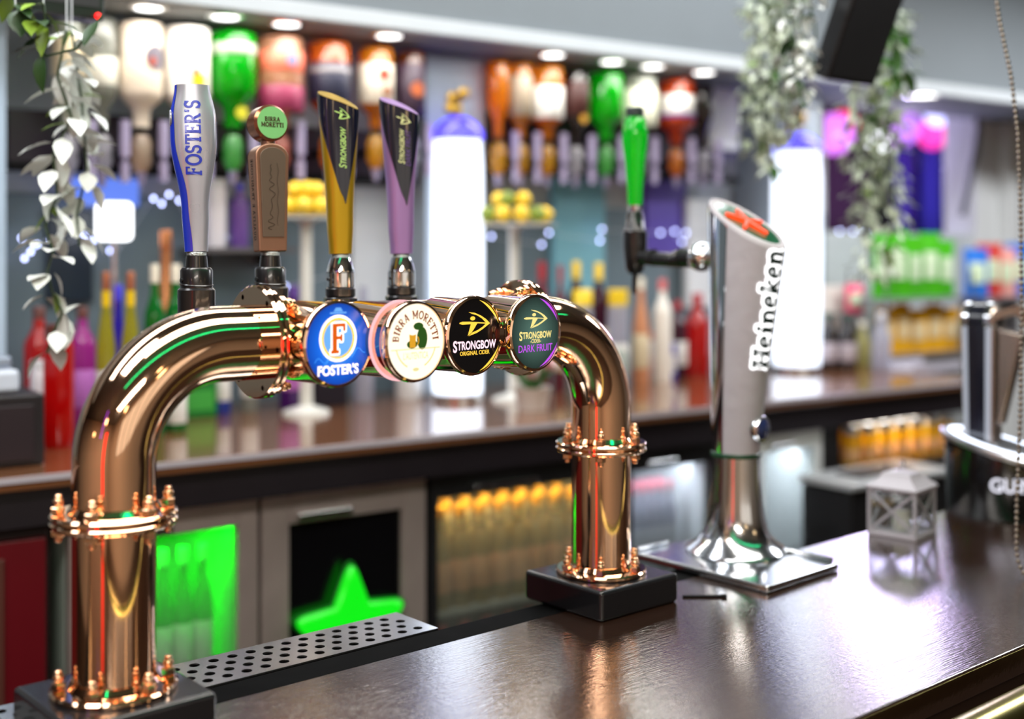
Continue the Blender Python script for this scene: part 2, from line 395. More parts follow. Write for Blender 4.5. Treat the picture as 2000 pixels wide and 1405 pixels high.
MB().box(-.9, 3.6, .777, 1.287, .962, 1.0).build('worktop', WOOD, bar, 35, .004)
MB().box(-.9, 3.6, .80, .84, 0, .960).build('front_panel', mat('bar_front_panel', (44, 30, 24), .4), bar, 0)
MB().box(-.9, 3.6, 1.25, 1.287, 0, .960).build('rear_panel', mat('bar_front_panel', (44, 30, 24), .4), bar, 0)
MB().box(-.9, 1.78, 1.288, 1.342, .955, .998).build('rubber_strip', mat('black_rubber', (6, 6, 7), .8, spec=.08), bar, 0, .003)
# brass hand rail in front of the counter
t = thing('hand_rail', 'tarnished brass hand rail along the customer edge of the bar', 'rail', (0, .703, .964))
MB().tube([(-.5, 0, 0), (3.2, 0, 0)], .032, 24).build('tube', mat('old_brass', (170, 158, 92), .25, 1.0), t, 60)
for x in (.2, 1.9): MB().tube([(x, .0, -.02), (x, .06, -.10), (x, .0965, -.10)], .012, 12).build('bracket', mat('old_brass', (170, 158, 92), .25, 1.0), t, 60)

# ---- drip tray: perforated steel grid over a shallow black pan
t = thing('drip_tray', 'perforated stainless steel drip tray behind the copper tap arch', 'tray', (.36, 1.342, .985))
def perforated(L, Wd, th, nx, ny, r, m0):
    mb = MB(); dx, dy = (L-2*m0)/nx, (Wd-2*m0)/ny
    def cell(cx, cy, hole):
        n = 16; out = []; inn = []
        for k in range(n):
            a = 2*PI*(k+.5)/n; c, s = math.cos(a), math.sin(a); q = max(abs(c), abs(s))
            out.append((cx+c/q*dx/2, cy+s/q*dy/2)); inn.append((cx+r*c, cy+r*s))
        if not hole:
            mb.add([(cx-dx/2,cy-dy/2,th),(cx+dx/2,cy-dy/2,th),(cx+dx/2,cy+dy/2,th),(cx-dx/2,cy+dy/2,th)], [(0,1,2,3)]); return
        vs = [(x,y,th) for x,y in out]+[(x,y,th) for x,y in inn]+[(x,y,0) for x,y in inn]
        fs = []
        for k in range(n):
            j = (k+1) % n
            fs += [(k, j, n+j, n+k), (n+k, n+j, 2*n+j, 2*n+k)]
        mb.add(vs, fs)
        cs = [(cx-dx/2,cy-dy/2),(cx+dx/2,cy-dy/2),(cx+dx/2,cy+dy/2),(cx-dx/2,cy+dy/2)]
        for (sx, sy) in cs:          # close the corners left by the 16-gon
            near = sorted(range(n), key=lambda k: (out[k][0]-sx)**2+(out[k][1]-sy)**2)[:2]
            mb.add([(sx,sy,th),(*out[near[0]],th),(*out[near[1]],th)], [(0,1,2)])
    for j in range(ny):
        o = .5*dx*(j % 2)
        for i in range(nx - (j % 2)): cell(m0+o+dx*(i+.5), m0+dy*(j+.5), True)
        if j % 2: mb.box(m0, m0+o, m0+dy*j, m0+dy*(j+1), 0, th); mb.box(L-m0-o, L-m0, m0+dy*j, m0+dy*(j+1), 0, th)
    mb.box(0, L, 0, m0, 0, th); mb.box(0, L, Wd-m0, Wd, 0, th); mb.box(0, m0, m0, Wd-m0, 0, th); mb.box(L-m0, L, m0, Wd-m0, 0, th)
    return mb
perforated(.672, .098, .002, 25, 4, .0067, .008).build('grid', mat('tray_steel', (228, 228, 230), .22, 1.0), t, 30, loc=(0, 0, .013))
MB().box(0, .672, 0, .098, -.03, -.028).box(0, .672, 0, .002, -.028, .0125).box(0, .672, .096, .098, -.028, .0125).box(0, .002, 0, .098, -.028, .0125).box(.670, .672, 0, .098, -.028, .0125).build('pan', BLACKM, t, 0)

# ================================================================== copper beer tower
LU, LV, SPAN = .5493, 1.290, .7473
tower = thing('beer_tower', 'polished copper arched beer tower with four illuminated round badges', 'beer tap', (LU, LV, BAR_Z))
RT = .044                # tube radius
RZ_ = .4115              # rail height over the bar
BH = .043                # black block height
for s in (0, SPAN):
    MB().box(-.081, .081, -.081, .081, 0, BH).build('plinth', BLACKG, tower, 35, .006, loc=(s, 0, 0), seg=3)
RB = .125
def bend_pts(s0, sgn):
    c = (s0+sgn*RB, RZ_-RB)
    return [(c[0]-sgn*RB*math.cos(a), 0, c[1]+RB*math.sin(a)) for a in [PI/2*i/28 for i in range(29)]]
for s0, sgn in ((0, 1), (SPAN, -1)):
    MB().tube([(s0, 0, BH+.006), (s0, 0, .2225)], RT, 48).build('column', COPPER, tower, 60)
    pts = [(s0, 0, .2385)] + bend_pts(s0, sgn) + [(s0+sgn*.168, 0, RZ_)]
    MB().tube(pts, RT, 48).build('bend', COPPER, tower, 60)
def flange(M, nb=6, plates=2, off=0., flush=False):
    f = MB()
    for k in range(plates):
        f.cyl(.067, k*.0078, k*.0078+.007, 56, 0, M, .002)
    f.lathe([(RT+.001, plates*.0078-.001), (RT+.005, plates*.0078), (RT+.001, plates*.0078+.006)], 48, 0, M)
    o = f.build('flange', COPPER, tower, 40)
    for i in range(nb):
        a = 2*PI*(i+.5)/nb + off
        B = M @ T(.0572*math.cos(a), .0572*math.sin(a), 0)
        b = MB(); top = plates*.0078
        b.cyl(.0042, -.014 if plates > 1 and not flush else 0, top+.021, 12, 0, B, .001)
        b.cyl(.0078, top, top+.008, 6, 0, B, .001)
        b.ball((0, 0, top+.013), .0062, 12, 0, (1, 1, .9), B)
        if plates > 1 and not flush: b.cyl(.0075, -.008, -.0005, 6, 0, B, .001)
        b.build('bolt', COPPERB, o, 40)
for s in (0, SPAN):
    flange(T(s, 0, BH), 6, 1, .25); flange(T(s, 0, .2225), 6, 2, .25)
flange(T(.168, 0, RZ_) @ RY(PI/2), 6, 2, .1, True)
flange(T(SPAN-.152, 0, RZ_) @ RY(-PI/2), 6, 2, .1, True)
MB().tube([(.18, 0, RZ_), (SPAN-.16, 0, RZ_)], RT, 48).build('rail', COPPER, tower, 60)

# ---- printed lamp badges -------------------------------------------------
G_WHITE = glow('lit_white', (255, 244, 240), 1.5)
G_BLUE = glow('lit_blue', (16, 84, 205), 1.0)
G_BLUE2 = glow('lit_blue_bright', (70, 160, 250), 1.15)
G_PALEBLUE = glow('lit_pale_blue', (110, 175, 245), 1.0)
G_CREAM = glow('lit_cream', (255, 243, 214), 1.25)
G_GOLD = glow('lit_gold', (255, 205, 70), 1.15)
G_ORANGE = glow('lit_orange', (222, 92, 14), .95)
G_RED = glow('lit_lettering_red', (150, 58, 10), .7)
G_GREEN = glow('lit_jacket_green', (48, 92, 30), .7)
G_AMBER = glow('lit_amber', (222, 160, 40), .95)
G_BLACK = mat('badge_black', (10, 9, 16), .15, coat=.5)
G_DKGREEN = glow('lit_dark_green', (52, 84, 74), .55)
G_DKGREEN2 = glow('lit_dark_green_centre', (104, 150, 136), .5)
G_PALEGOLD = glow('lit_pale_gold', (248, 226, 140), 1.0)
G_PINKW = glow('lit_pinkish_white', (250, 214, 226), 1.25)
G_PURPLE = glow('lit_purple', (200, 80, 240), 1.0)
G_FAINT = glow('lit_faint_print', (226, 212, 150), 1.05)
G_RING = glow('lit_ring', (255, 190, 196), 1.0)

def grad_blue():
    """backlit acrylic, brightest over the lamp in the middle of the badge"""
    if 'backlit_blue' in MATS: return MATS['backlit_blue']
    m = glow('backlit_blue', (16, 84, 205), 1.0); nt = m.node_tree; p = nt.nodes['Principled BSDF']
    tc = nt.nodes.new('ShaderNodeTexCoord'); g = nt.nodes.new('ShaderNodeTexGradient'); g.gradient_type = 'SPHERICAL'
    mp = nt.nodes.new('ShaderNodeMapping'); mp.inputs['Scale'].default_value = (19, 19, 0)
    nt.links.new(tc.outputs['Object'], mp.inputs[0]); nt.links.new(mp.outputs[0], g.inputs[0])
    r = nt.nodes.new('ShaderNodeValToRGB')
    r.color_ramp.elements[0].color = (*lin((10, 48, 150)), 1); r.color_ramp.elements[1].color = (*lin((96, 184, 255)), 1)
    e = r.color_ramp.elements.new(.45); e.color = (*lin((20, 104, 224)), 1)
    nt.links.new(g.outputs['Fac'], r.inputs[0]); nt.links.new(r.outputs[0], p.inputs['Emission Color'])
    return m
def grad_green():
    if 'backlit_green' in MATS: return MATS['backlit_green']
    m = glow('backlit_green', (52, 84, 74), .55); nt = m.node_tree; p = nt.nodes['Principled BSDF']
    tc = nt.nodes.new('ShaderNodeTexCoord'); g = nt.nodes.new('ShaderNodeTexGradient'); g.gradient_type = 'SPHERICAL'
    mp = nt.nodes.new('ShaderNodeMapping'); mp.inputs['Scale'].default_value = (19, 19, 0)
    nt.links.new(tc.outputs['Object'], mp.inputs[0]); nt.links.new(mp.outputs[0], g.inputs[0])
    r = nt.nodes.new('ShaderNodeValToRGB')
    r.color_ramp.elements[0].color = (*lin((22, 34, 34)), 1); r.color_ramp.elements[1].color = (*lin((112, 154, 140)), 1)
    nt.links.new(g.outputs['Fac'], r.inputs[0]); nt.links.new(r.outputs[0], p.inputs['Emission Color'])
    return m
def facing():                  # local x right, y up on a badge -> tower axes (badge faces -v)
    return Matrix(((1,0,0,0),(0,0,-1,0),(0,1,0,0),(0,0,0,1)))
def badge(s, d, R, kind, yaw):
    M = T(s, 0, RZ_) @ RZ(yaw) @ facing()
    b = MB()
    b.lathe([(.0, .02), (R-.0018, .02), (R-.0018, d-.012), (R-.0008, d-.009), (R+.0008, d-.007), (R+.0010, d-.003), (R, d+.001), (R-.003, d+.002), (R-.0035, d)], 56)
    o = b.build('badge', COPPER, tower, 40); o.matrix_local = M
    def plate(name, mats, fn):
        p = MB(); fn(p); q = p.build(name, mats, o, 0); return q
    def fit(polys, w, cx, by, tw, sy=1.):      # scale text to width tw centred at cx, baseline by
        k = tw/w; return shift(polys, cx-tw/2, by, k, k*sy)
    r = R-.0035; L = lambda k: d+.0004+k*.0003
    if kind == 'oval':
        plate('lens', grad_blue(), lambda p: p.flat([ell(0,0,r,r,56)], L(0)))
        def art(p):
            p.flat(ringp(0, .0065, .0275, .0272, .0036), L(1), 0)
            p.flat(ringp(0, .0065, .0243, .0240, .0032), L(1), 1)
            p.flat([ell(0, .0065, .0213, .0210)], L(1), 2)
            F = shift(slab('F', .034, .06, 1., 1.15)[0], -.0110, -.0105)
            F2 = [ [(x*1.0, y) for x, y in q] for q in F]
            for dx, dy in ((-.0022,0),(.0022,0),(0,.0022),(0,-.0022),(.0017,.0017),(-.0017,.0017),(.0017,-.0017),(-.0017,-.0017)):
                p.flat(shift(F2, dx, dy), L(2), 0)
            p.flat(F2, L(3), 3)
            p.flat([[(-.012,.0350),(.012,.0350),(.012,.0368),(-.012,.0368)], [(-.007,.0374),(.007,.0374),(.0035,.0420),(-.0035,.0420)]], L(1), 4)
            for k in range(3):
                pts = [(-.034+.006*k+.062*i/22, -.020+.012*i/22+.004*math.sin(i*.9+k*2)) for i in range(23)]
                if k != 1: p.flat(ribbon(pts, .0007), L(1), 5)
        plate('logo', [G_WHITE, G_GOLD, G_PALEBLUE, G_ORANGE, G_PALEBLUE, G_BLUE2], art)
        tx, w = sans("FOSTER'S", .01, 1.1, .035)
        plate('lettering', G_WHITE, lambda p: p.flat(fit(tx, w, 0, -.0350, .060, 1.15), L(2)))
    elif kind == 'cream':
        plate('lens', G_CREAM, lambda p: p.flat([ell(0,0,r,r,56)], L(0)))
        def art(p):
            # plain stand-in emblem: a beer mug on green leaves, over a ground line
            p.flat([ell(.010, .0035, .0085, .0135), ell(-.006, -.003, .0085, .005), ell(.004, .018, .008, .0045)], L(1), 0)
            p.flat([[(-.010,-.007),(-.001,-.007),(.0,.009),(-.011,.009)]], L(2), 1)
            p.flat(ringp(.001, .001, .004, .0055, .0015, 14, -1.4, 1.4), L(2), 1)
            p.flat([ell(-.0055,.010,.006,.0022,16)], L(3), 2)
            p.flat([[(-.039,-.0092),(.039,-.0092),(.039,-.0080),(-.039,-.0080)]], L(1), 3)
            p.flat(ringp(0, 0, .033, .033, .002, 24, PI*1.08, PI*1.36), L(1), 3); p.flat(ringp(0, 0, .033, .033, .002, 24, PI*1.64, PI*1.92), L(1), 3)
            p.flat([ell(0,-.033,.005,.0022,16)], L(1), 3)
        plate('logo', [G_GREEN, G_AMBER, G_CREAM, G_FAINT], art)
        s1, w1 = slab('BIRRA MORETTI', .0098, .12, 1., 1.3)
        q1 = PI*.0272*.98/w1; s1 = on_arc(dense(shift(s1, 0, 0, q1, 1), .004), w1*q1, .0272, PI/2)
        s2, w2 = sans("L'AUTENTICA", .0062, .85, .01)
        plate('lettering', [G_RED, G_FAINT], lambda p: p.flat(s1, L(1), 0).flat(fit(s2, w2, 0, -.0205, .040, 1.5), L(1), 1))
        ring = MB().lathe([(R-.002, d-.029), (R+.0008, d-.0282), (R+.0008, d-.0262), (R-.002, d-.0254)], 56).build('light_ring', G_RING, o, 40)
    else:
        dark = kind == 'dark'
        plate('lens', grad_green() if dark else G_BLACK, lambda p: p.flat([ell(0,0,r,r,56)], L(0)))
        ar = archer()
        kx, ky = (.0255, .0125) if dark else (.0300, .0155); cx, cy = (-.003, .0185) if dark else (-.004, .0155)
        cresc = []
        for sg in (1, -1):
            cresc.append([( (R-.0045)*math.cos(a), (R-.0045)*math.sin(a)*sg) for a in [math.radians(18+62*i/20) for i in range(21)]] +
                         [( (R-.0045)*math.cos(a)-.0012*math.sin(PI*(i/20)), ((R-.0045)*math.sin(a)-.0034*math.sin(PI*i/20))*sg) for i, a in enumerate([math.radians(80-62*i/20) for i in range(21)])])
        def art(p):
            p.flat(shift(ar, cx, cy, kx, ky), L(1), 0)
            p.flat(cresc, L(1), 1)
        plate('logo', [G_PALEGOLD if dark else G_GOLD, G_PURPLE if dark else G_GOLD], art)
        sS, wS = sans('S', .0165, .8, .03); sR, wR = sans('TRONGBOW', .0125, .78, .03)
        line = shift(sS, 0, -.0028) + shift(sR, wS+.0006, 0); wl = wS+wR+.0006
        if dark:
            c1, wc = sans('-CIDER-', .006, .9, .02); d1, wd = sans('DARK FRUIT', .010, .9, .008)
            def let(p):
                p.flat(fit(line, wl, .0, -.0070, .063), L(1), 0)
                p.flat(fit(c1, wc, 0, -.0130, .021), L(1), 0)
                p.flat(fit(d1, wd, .0, -.0245, .066), L(1), 1)
            plate('lettering', [G_PALEGOLD, G_PURPLE], let)
        else:
            c1, wc = sans('ORIGINAL CIDER', .006, .95, .02)
            def let(p):
                p.flat(fit(line, wl, .0, -.0167, .077), L(1), 0)
                p.flat(fit(c1, wc, .0, -.0240, .053), L(1), 1)
            plate('lettering', [G_PINKW, G_GOLD], let)
    return o
badge(.2190, .090, .0500, 'oval', math.radians(6)); badge(.3065, .118, .0480, 'cream', math.radians(6))
badge(.4260, .086, .0500, 'black', math.radians(6)); badge(.5205, .095, .0500, 'dark', math.radians(6))

# ---- tap valves and handles ---------------------------------------------
TD = .215
def s_of(px, d=TD):
    k = (px-1000)/FPX
    return (k*(1.337+CT*d)+.4345+ST*d)/(CT-ST*k)
KNURL = mat('knurled_steel', (180, 186, 186), .35, 1.0, bump=.5, bscale=700)
def valve(s, chrome):
    if chrome:
        v = MB().cyl(.0225, .425, .452, 32, 1, T(s, TD, 0), .004).cyl(.0245, .443, .452, 8, 1, T(s, TD, 0), .002)
        v.cyl(.0215, .452, .466, 32, 1, T(s, TD, 0), .002).cyl(.0205, .466, .488, 32, 0, T(s, TD, 0), .001)
        v.lathe([(.0205, .488), (.0205, .489), (.0145, .509), (0, .509)], 32, 0, T(s, TD, 0))
        v.cyl(.0025, 0, .0012, 12, 1, T(s-.0206, TD, .478) @ RY(-PI/2))
        top = .509
    else:
        v = MB().cyl(.0245, .420, .470, 32, 0, T(s, TD, 0), .003).lathe([(.0212, .470), (.0212, .493), (.019, .4965), (.0150, .497), (.0135, .512), (0, .512)], 32, 0, T(s, TD, 0))
        v.lathe([(.0210, -.0015), (.0223, 0), (.0210, .0015)], 32, 0, T(s, TD, .4745) @ RX(.10))
        v.cyl(.003, 0, .0015, 12, 0, T(s-.0212, TD, .480) @ RY(-PI/2))
        top = .512
    v.tube([(s, RT-.003, RZ_), (s, TD-.018, RZ_)], .014, 20, 1 if chrome else 0)
    v.tube([(s, TD-.005, .425), (s, TD+.004, .405), (s, TD+.010, .385)], [.011, .009, .0075], 16, 1 if chrome else 0)
    o = v.build('tap_valve', [CHROME if chrome else BLACKP, BLACKP], tower, 40)
    MB().cyl(.0128, top, top+.0055, 40, 0, T(s, TD, 0), .001).build('knurled_ring', KNURL, o, 30)
    return top+.0055
def handle_root(s, z0, lean, yaw=0.):
    M = T(s, TD, z0) @ RX(-lean) @ RZ(yaw)
    return M
def lofted(rad, h, n=48, nz=40):
    """rad(t, a) -> point of the outline at height t (0..1) and angle a; a=0 faces the customer (-v), a>0 towards +u"""
    mb = MB(); vs, fs = [], []
    for j in range(nz+1):
        vs += [rad(j/nz, 2*PI*i/n) for i in range(n)]
    for j in range(nz):
        for i in range(n):
            k = (i+1) % n; fs.append((j*n+i, j*n+k, (j+1)*n+k, (j+1)*n+i))
    fs += [tuple(range(n))[::-1], tuple(nz*n+i for i in range(n))]
    return mb.add(vs, fs)
def interp(tab, t):
    for (a, x), (b, y) in zip(tab, tab[1:]):
        if t <= b:
            q = (t-a)/(b-a); q = q*q*(3-2*q) if len(tab) > 2 else q
            return x+(y-x)*q
    return tab[-1][1]
def place(o, M): o.matrix_local = M; return o
def sub(mb, name, mats, par, smooth=35): return mb.build(name, mats, par, smooth)

# blue and silver paddle handle
s = s_of(381); z0 = valve(s, False); HF = .222
def fos(t, a, off=0.):
    ru = interp([(0,.0150),(.25,.0175),(.68,.0300),(.8,.0298),(1,.0225)], t); rv = interp([(0,.0108),(.68,.0170),(1,.0140)], t)
    c, q = math.cos(a), math.sin(a); e = .8
    x = math.copysign(abs(q)**e, q)*(ru+off); y = -math.copysign(abs(c)**e, c)*(rv+off)
    return (x, y, t*HF)
hd = place(lofted(fos, HF).build('tap_handle', SILVERP, tower, 50), handle_root(s, z0, .055, -.42)); hd['label'] = 'silver tap handle with a curved blue stripe'
st = MB().grid(lambda i, j: fos(j*.998+.001, -2.0+i*(2.0+interp([(0,-.25),(.3,-.49),(.68,-.89),(1,-1.03)], j)), .0005), 8, 40).build('blue_stripe', BLUEP, hd, 60)
tx, w = slab("FOSTER'S", .0240, .05, 1.0, 1.25)
k = .100/w
def fos_map(x, y, z):
    u = .0085-y*k*1.1; zz = .1005+x*k
    t = zz/HF; ru = fos(t, PI/2)[0]; q = max(-.99, min(.99, u/ru)); a = math.asin(math.copysign(abs(q)**(1/.8), q))
    p = fos(t, a, .0007); return p
MB().flat(dense(tx, .002), 0, 0, fos_map).build('lettering', BLUEP, hd, 0)
MB().cyl(.012, 0, .003, 28, 0, T(-.0275, 0, HF*.80) @ RY(-PI/2), .001).build('side_button', SILVERP, hd, 40)

# bronze tablet handle with a round green badge
s = s_of(525); z0 = valve(s, False)
hm = MB(); poly = [(-.0205, 0), (.0205, 0)] ; Hb = .150
def tab(wd, y0, y1, z0_, z1_, mi, mb, tp=0.):
    wb, wt = wd*.84, wd
    P = [(-wb, z0_), (wb, z0_), (wt, z1_-wt*.75)] + [(wt*math.cos(a), z1_-wt*.75+wt*.75*math.sin(a)) for a in [PI*i/18 for i in range(1, 18)]] + [(-wt, z1_-wt*.75)]
    n = len(P)
    def yy(y, z): return y*(.72+.28*min(1, z/(Hb*.8)))
    mb.add([(x, yy(y0, z), z) for x, z in P]+[(x, yy(y1, z), z) for x, z in P],
           [tuple(range(n)), tuple(range(n, 2*n))[::-1]]+[(i, n+i, n+(i+1)%n, (i+1)%n) for i in range(n)], mi)
tab(.0250, -.0145, .0145, 0, Hb, 0, hm)
hm.cyl(.010, Hb-.004, Hb+.008, 24, 0)
Mh = handle_root(s, z0, .045, -.10)
hd = place(hm.build('tap_handle', BRONZE, tower, 40, .0025), Mh); hd['label'] = 'bronze tablet tap handle with a round green badge'
pn = MB(); tab(.0190, -.0162, -.0145, .020, Hb-.006, 0, pn); pn.build('inset_panel', BRONZED, hd, 40, .0008)
sg = MB()
sig = []
for i in range(120):
    q = i/119
    sig.append((.030+.090*q, .0015+(.0030+.0022*math.sin(q*11+1))*math.sin(q*46+2.2*math.sin(q*7))*(1-.3*q)+.0015*math.sin(q*9)))
def face_map(x, y, z): 
    zz = x; return (-.001-y, -.0166*(.72+.28*min(1, zz/(Hb*.8))), zz)
sg.flat(ribbon(sig, .0007), 0, 0, face_map); sg.flat(ribbon([(.036+.086*i/20, -.0075+.001*math.sin(i)) for i in range(21)], .0005), 0, 0, face_map)
sg.build('signature', mat('engraved_bronze', (64, 52, 44), .5, .6), hd, 0)
tx, w = slab('QUALIT\u00c0 E TRADIZIONE', .0060, .14, 1., 1.2); k = .112/w
def side_map(x, y, z):
    zz = .016+x*k; return (-.0252+.004*(1-min(1, zz/(Hb*.8))) if False else -(.0210+.0040*min(1, zz/(Hb-.019)))-.0004, .003-y*k, zz)
MB().flat(dense(tx, .003), 0, 0, side_map).build('lettering', mat('engraved_bronze', (64, 52, 44), .5, .6), hd, 0)
zc = Hb+.028
hx = MB().cyl(.0255, -.016, .016, 48, 0, T(0, 0, zc) @ RX(PI/2), .004).build('disc', mat('bronze_disc', (140, 88, 62), .22, .8), hd, 40)
DM = T(0, -.0164, zc) @ facing()
dm = MB(); dm.flat([ell(0,0,.0222,.0222,40)], .0003, 0, lambda x,y,z: DM @ Vector((x,y,z)))
tx, w = slab('BIRRA', .0062, .06, 1., 1.35); tx2, w2 = slab('MORETTI', .0062, .06, 1., 1.35)
k1 = .0225/w; k2 = .0335/w2
dm.flat(shift(tx, -.0113, .0018, k1, k1), .0008, 1, lambda x,y,z: DM @ Vector((x,y,z)))
dm.flat(shift(tx2, -.0168, -.0060, k2, k2*1.02), .0008, 1, lambda x,y,z: DM @ Vector((x,y,z)))
dm.build('round_label', [mat('label_green', (122, 186, 118), .12, coat=.8), mat('label_brown', (60, 30, 18), .4)], hd, 0)

# two V-shaped cider handles
def cider(px, paint, dark, top, label):
    s = s_of(px); z0 = valve(s, True); Hs = .226
    def rad(t, a, off=0.):
        ru = interp([(0,.0165),(.2,.0190),(1,.0285)], t); rv = interp([(0,.0135),(1,.0200)], t)
        c, q = math.cos(a), math.sin(a); e = .72
        x = math.copysign(abs(q)**e, q)*(ru+off); y = -math.copysign(abs(c)**e, c)*(rv+off)
        zt = Hs - .010*(x/.0285) + .008*(y/.02) - .003*(x/.0285)**2
        return (x, y, t*zt)
    hd = place(lofted(rad, Hs).build('tap_handle', paint, tower, 50), handle_root(s, z0, .03, -.38)); hd['label'] = label
    def lo(j): return .14 - 1.84*j + .12*math.sin(PI*j)
    def hi(j): return .17 + 1.08*j
    def P(i, j, off): 
        t = .33+.668*j; return rad(t, lo(j)+(hi(j)-lo(j))*i, off)
    MB().grid(lambda i, j: P(i, j, .0010), 16, 30).build('front_panel', NAVYP, hd, 60)
    MB().grid(lambda i, j: P(-.10*j+.10*i*j, j, .0014), 3, 30).build('panel_edge', mat('navy_bevel', (40, 40, 60), .25, coat=.4), hd, 60)
    def fm(x, y, z):      # x up the handle, y towards -u
        t = x/Hs; ru = rad(t, PI/2)[0]; u = -y
        q = max(-.985, min(.985, u/ru)); a = math.asin(math.copysign(abs(q)**(1/.72), q))
        return rad(t*1.0, a, .0018)
    sS, wS = sans('S', .0150, .85, .02); sR, wR = sans('TRONGBOW', .0112, .85, .02)
    line = shift(sS, 0, -.0008) + shift(sR, wS+.0006, 0); wl = wS+wR; 
    gold = mat('print_pale_green_gold', (176, 214, 120), .35) if not dark else mat('print_pale_gold', (206, 208, 150), .35)
    Lw = .060 if not dark else .053; k = Lw/wl; zb = .128 if not dark else .139
    lt = MB().flat(dense(shift(line, zb, -.0060 if not dark else -.0020, k, k), .003), 0, 0, fm)
    if dark:
        d1, wd = sans('DARK FRUIT', .009, .95, 0.); k2 = .056/wd
        lt.flat(dense(shift(d1, .138, -.0112, k2, k2), .003), 0, 1, fm)
    lt.build('lettering', [gold, mat('print_purple', (92, 60, 128), .4)], hd, 0)
    em = archer(); k = .0112
    MB().flat(dense([[(.2085+y*k*.82, -x*k*1.05) for x, y in p] for p in em], .003), 0, 0, fm).build('logo', gold, hd, 0)
cider(662, GOLDP, False, 0, 'gold tap handle with a dark V-shaped panel')
cider(781, PURPP, True, 0, 'lilac tap handle with a dark V-shaped panel')

# ================================================================== tall frosted tower with a lit star
hk = thing('beer_tower', 'tall frosted white beer tower on a chrome foot, glowing letters up its side', 'beer tap', (1.651, 1.321, BAR_Z))
LP = MB(); bx = [(-.145, -.185), (.062, -.172), (.062, .085), (-.125, .112)]
MB().prism([(-.144, -.175), (.058, -.165), (.060, .100), (-.142, .110)], .0005, .0125).build('base_plate', CHROMES, hk, 40, .004)
rim = MB()
rim.tube([(.052, -.155, .0165), (.052, .02, .0165)], .004, 12); rim.build('plate_rod', CHROME, hk, 60)
rim = MB(); rim.tube([(-.135, .102, .0165), (-.06, .101, .0165)], .004, 12); rim.build('plate_rod', CHROME, hk, 60)
MB().lathe([(0,.0125),(.083,.0125),(.0845,.016),(.080,.020),(.066,.029),(.055,.045),(.0475,.070),(.0435,.10),(.0415,.14),(.0405,.176),(0,.176)], 56).build('foot', CHROMES, hk, 50)
MB().cyl(.0425, .172, .1795, 48, 0, None, .001).build('collar', mat('dark_green_ring', (10, 62, 36), .3), hk, 40)
def hkb(t, a, off=0.):
    ru = .036+.016*t; rv = .041+.030*t; cy = -.0225*t**1.2
    x = math.sin(a)*(ru+off); y = cy - math.cos(a)*(rv+off)
    z0 = .1795; zt = .560 + (y+.0225)/.142*.086*1.0 
    return (x, y, z0+(zt-z0)*t)
A0, A1 = math.radians(-90), math.radians(118)
FROST = mat('frosted_white_shell', (178, 173, 180), .55, bump=.35, bscale=45, coat=.1)
MB().grid(lambda i, j: hkb(j, A0+(A1-A0)*i), 60, 40).build('body', FROST, hk, 60)
MB().grid(lambda i, j: hkb(j, A1+(2*PI-(A1-A0))*i, .0015), 28, 40).build('chrome_back', CHROME, hk, 60)
def top_pt(r, a, dz=0.):
    x, y = math.sin(a)*.052*r, -.0225-math.cos(a)*.071*r
    return (x, y, .560+(y+.0225)/.142*.086+dz)
mb = MB()
prof = [(1.0, 0), (.985, .005), (.95, .008), (.87, .008), (.84, .005)]
vs = [top_pt(r, 2*PI*i/56, z) for r, z in prof for i in range(56)]
fs = [(j*56+i, j*56+(i+1)%56, (j+1)*56+(i+1)%56, (j+1)*56+i) for j in range(4) for i in range(56)]
mb.add(vs, fs).build('top_rim', FROST, hk, 60)
mb = MB(); mb.add([top_pt(.85, 2*PI*i/56, .0055) for i in range(56)], [tuple(range(56))])
crown = mb.build('top_disc', mat('top_green', (14, 84, 52), .2, coat=.6), hk, 0)
def star_pts(R, r, rot=0., n=5):
    return [((R if k % 2 == 0 else r)*math.sin(rot+PI*k/n), (R if k % 2 == 0 else r)*math.cos(rot+PI*k/n)) for k in range(2*n)]
slope = math.atan(.086/.142)
SM = T(0, -.0225, .567) @ RX(slope)
mb = MB()
for k in range(5):
    a = .35+2*PI*k/5; dx, dy = math.sin(a), math.cos(a)
    mb.tube([(0,0,.002), (dx*.016, dy*.017, .002), (dx*.036, dy*.039, .002)], [.0046, .0038, .0028], 10)
    mb.ball((dx*.036, dy*.039, .002), .0029, 10)
mb.v = [SM @ p for p in mb.v]
mb.build('star', glow('lit_star_red', (255, 62, 14), 1.6), crown, 60)
tx, w = slab('Heineken', .034, .05, 1.0, 1.45); k = .212/w
def hk_map(off):
    def f(x, y, z):
        t = .405+x*k*1.1/.385; a = .03 - y*k/.058
        return hkb(t, a, off)
    return f
# lit lettering: dark green letters standing in a glowing white outline
lit = []
for p in tx:
    cx = sum(q[0] for q in p)/len(p); cy = sum(q[1] for q in p)/len(p); g = .0040
    x0, x1 = min(q[0] for q in p)-g, max(q[0] for q in p)+g; y0, y1 = min(q[1] for q in p)-g, max(q[1] for q in p)+g
    lit.append([(x0+.003,y0),(x1-.003,y0),(x1,y0+.003),(x1,y1-.003),(x1-.003,y1),(x0+.003,y1),(x0,y1-.003),(x0,y0+.003)])
le = MB().flat(dense(lit, .004), 0, 0, hk_map(.0012)).build('lit_outline', glow('lit_letter_white', (255, 255, 255), 1.7), hk, 0)
MB().flat(dense(tx, .004), 0, 0, hk_map(.0026)).build('lettering', mat('letter_dark_green', (8, 40, 32), .3), hk, 0)
BM = T(*hkb(.115, .12, 0)) @ RZ(.12) @ facing()
bt = MB().lathe([(0,-.004),(.0225,-.004),(.0235,.003),(.0215,.008),(.0180,.008)], 32).build('button_rim', CHROME, hk, 40); bt.matrix_local = BM
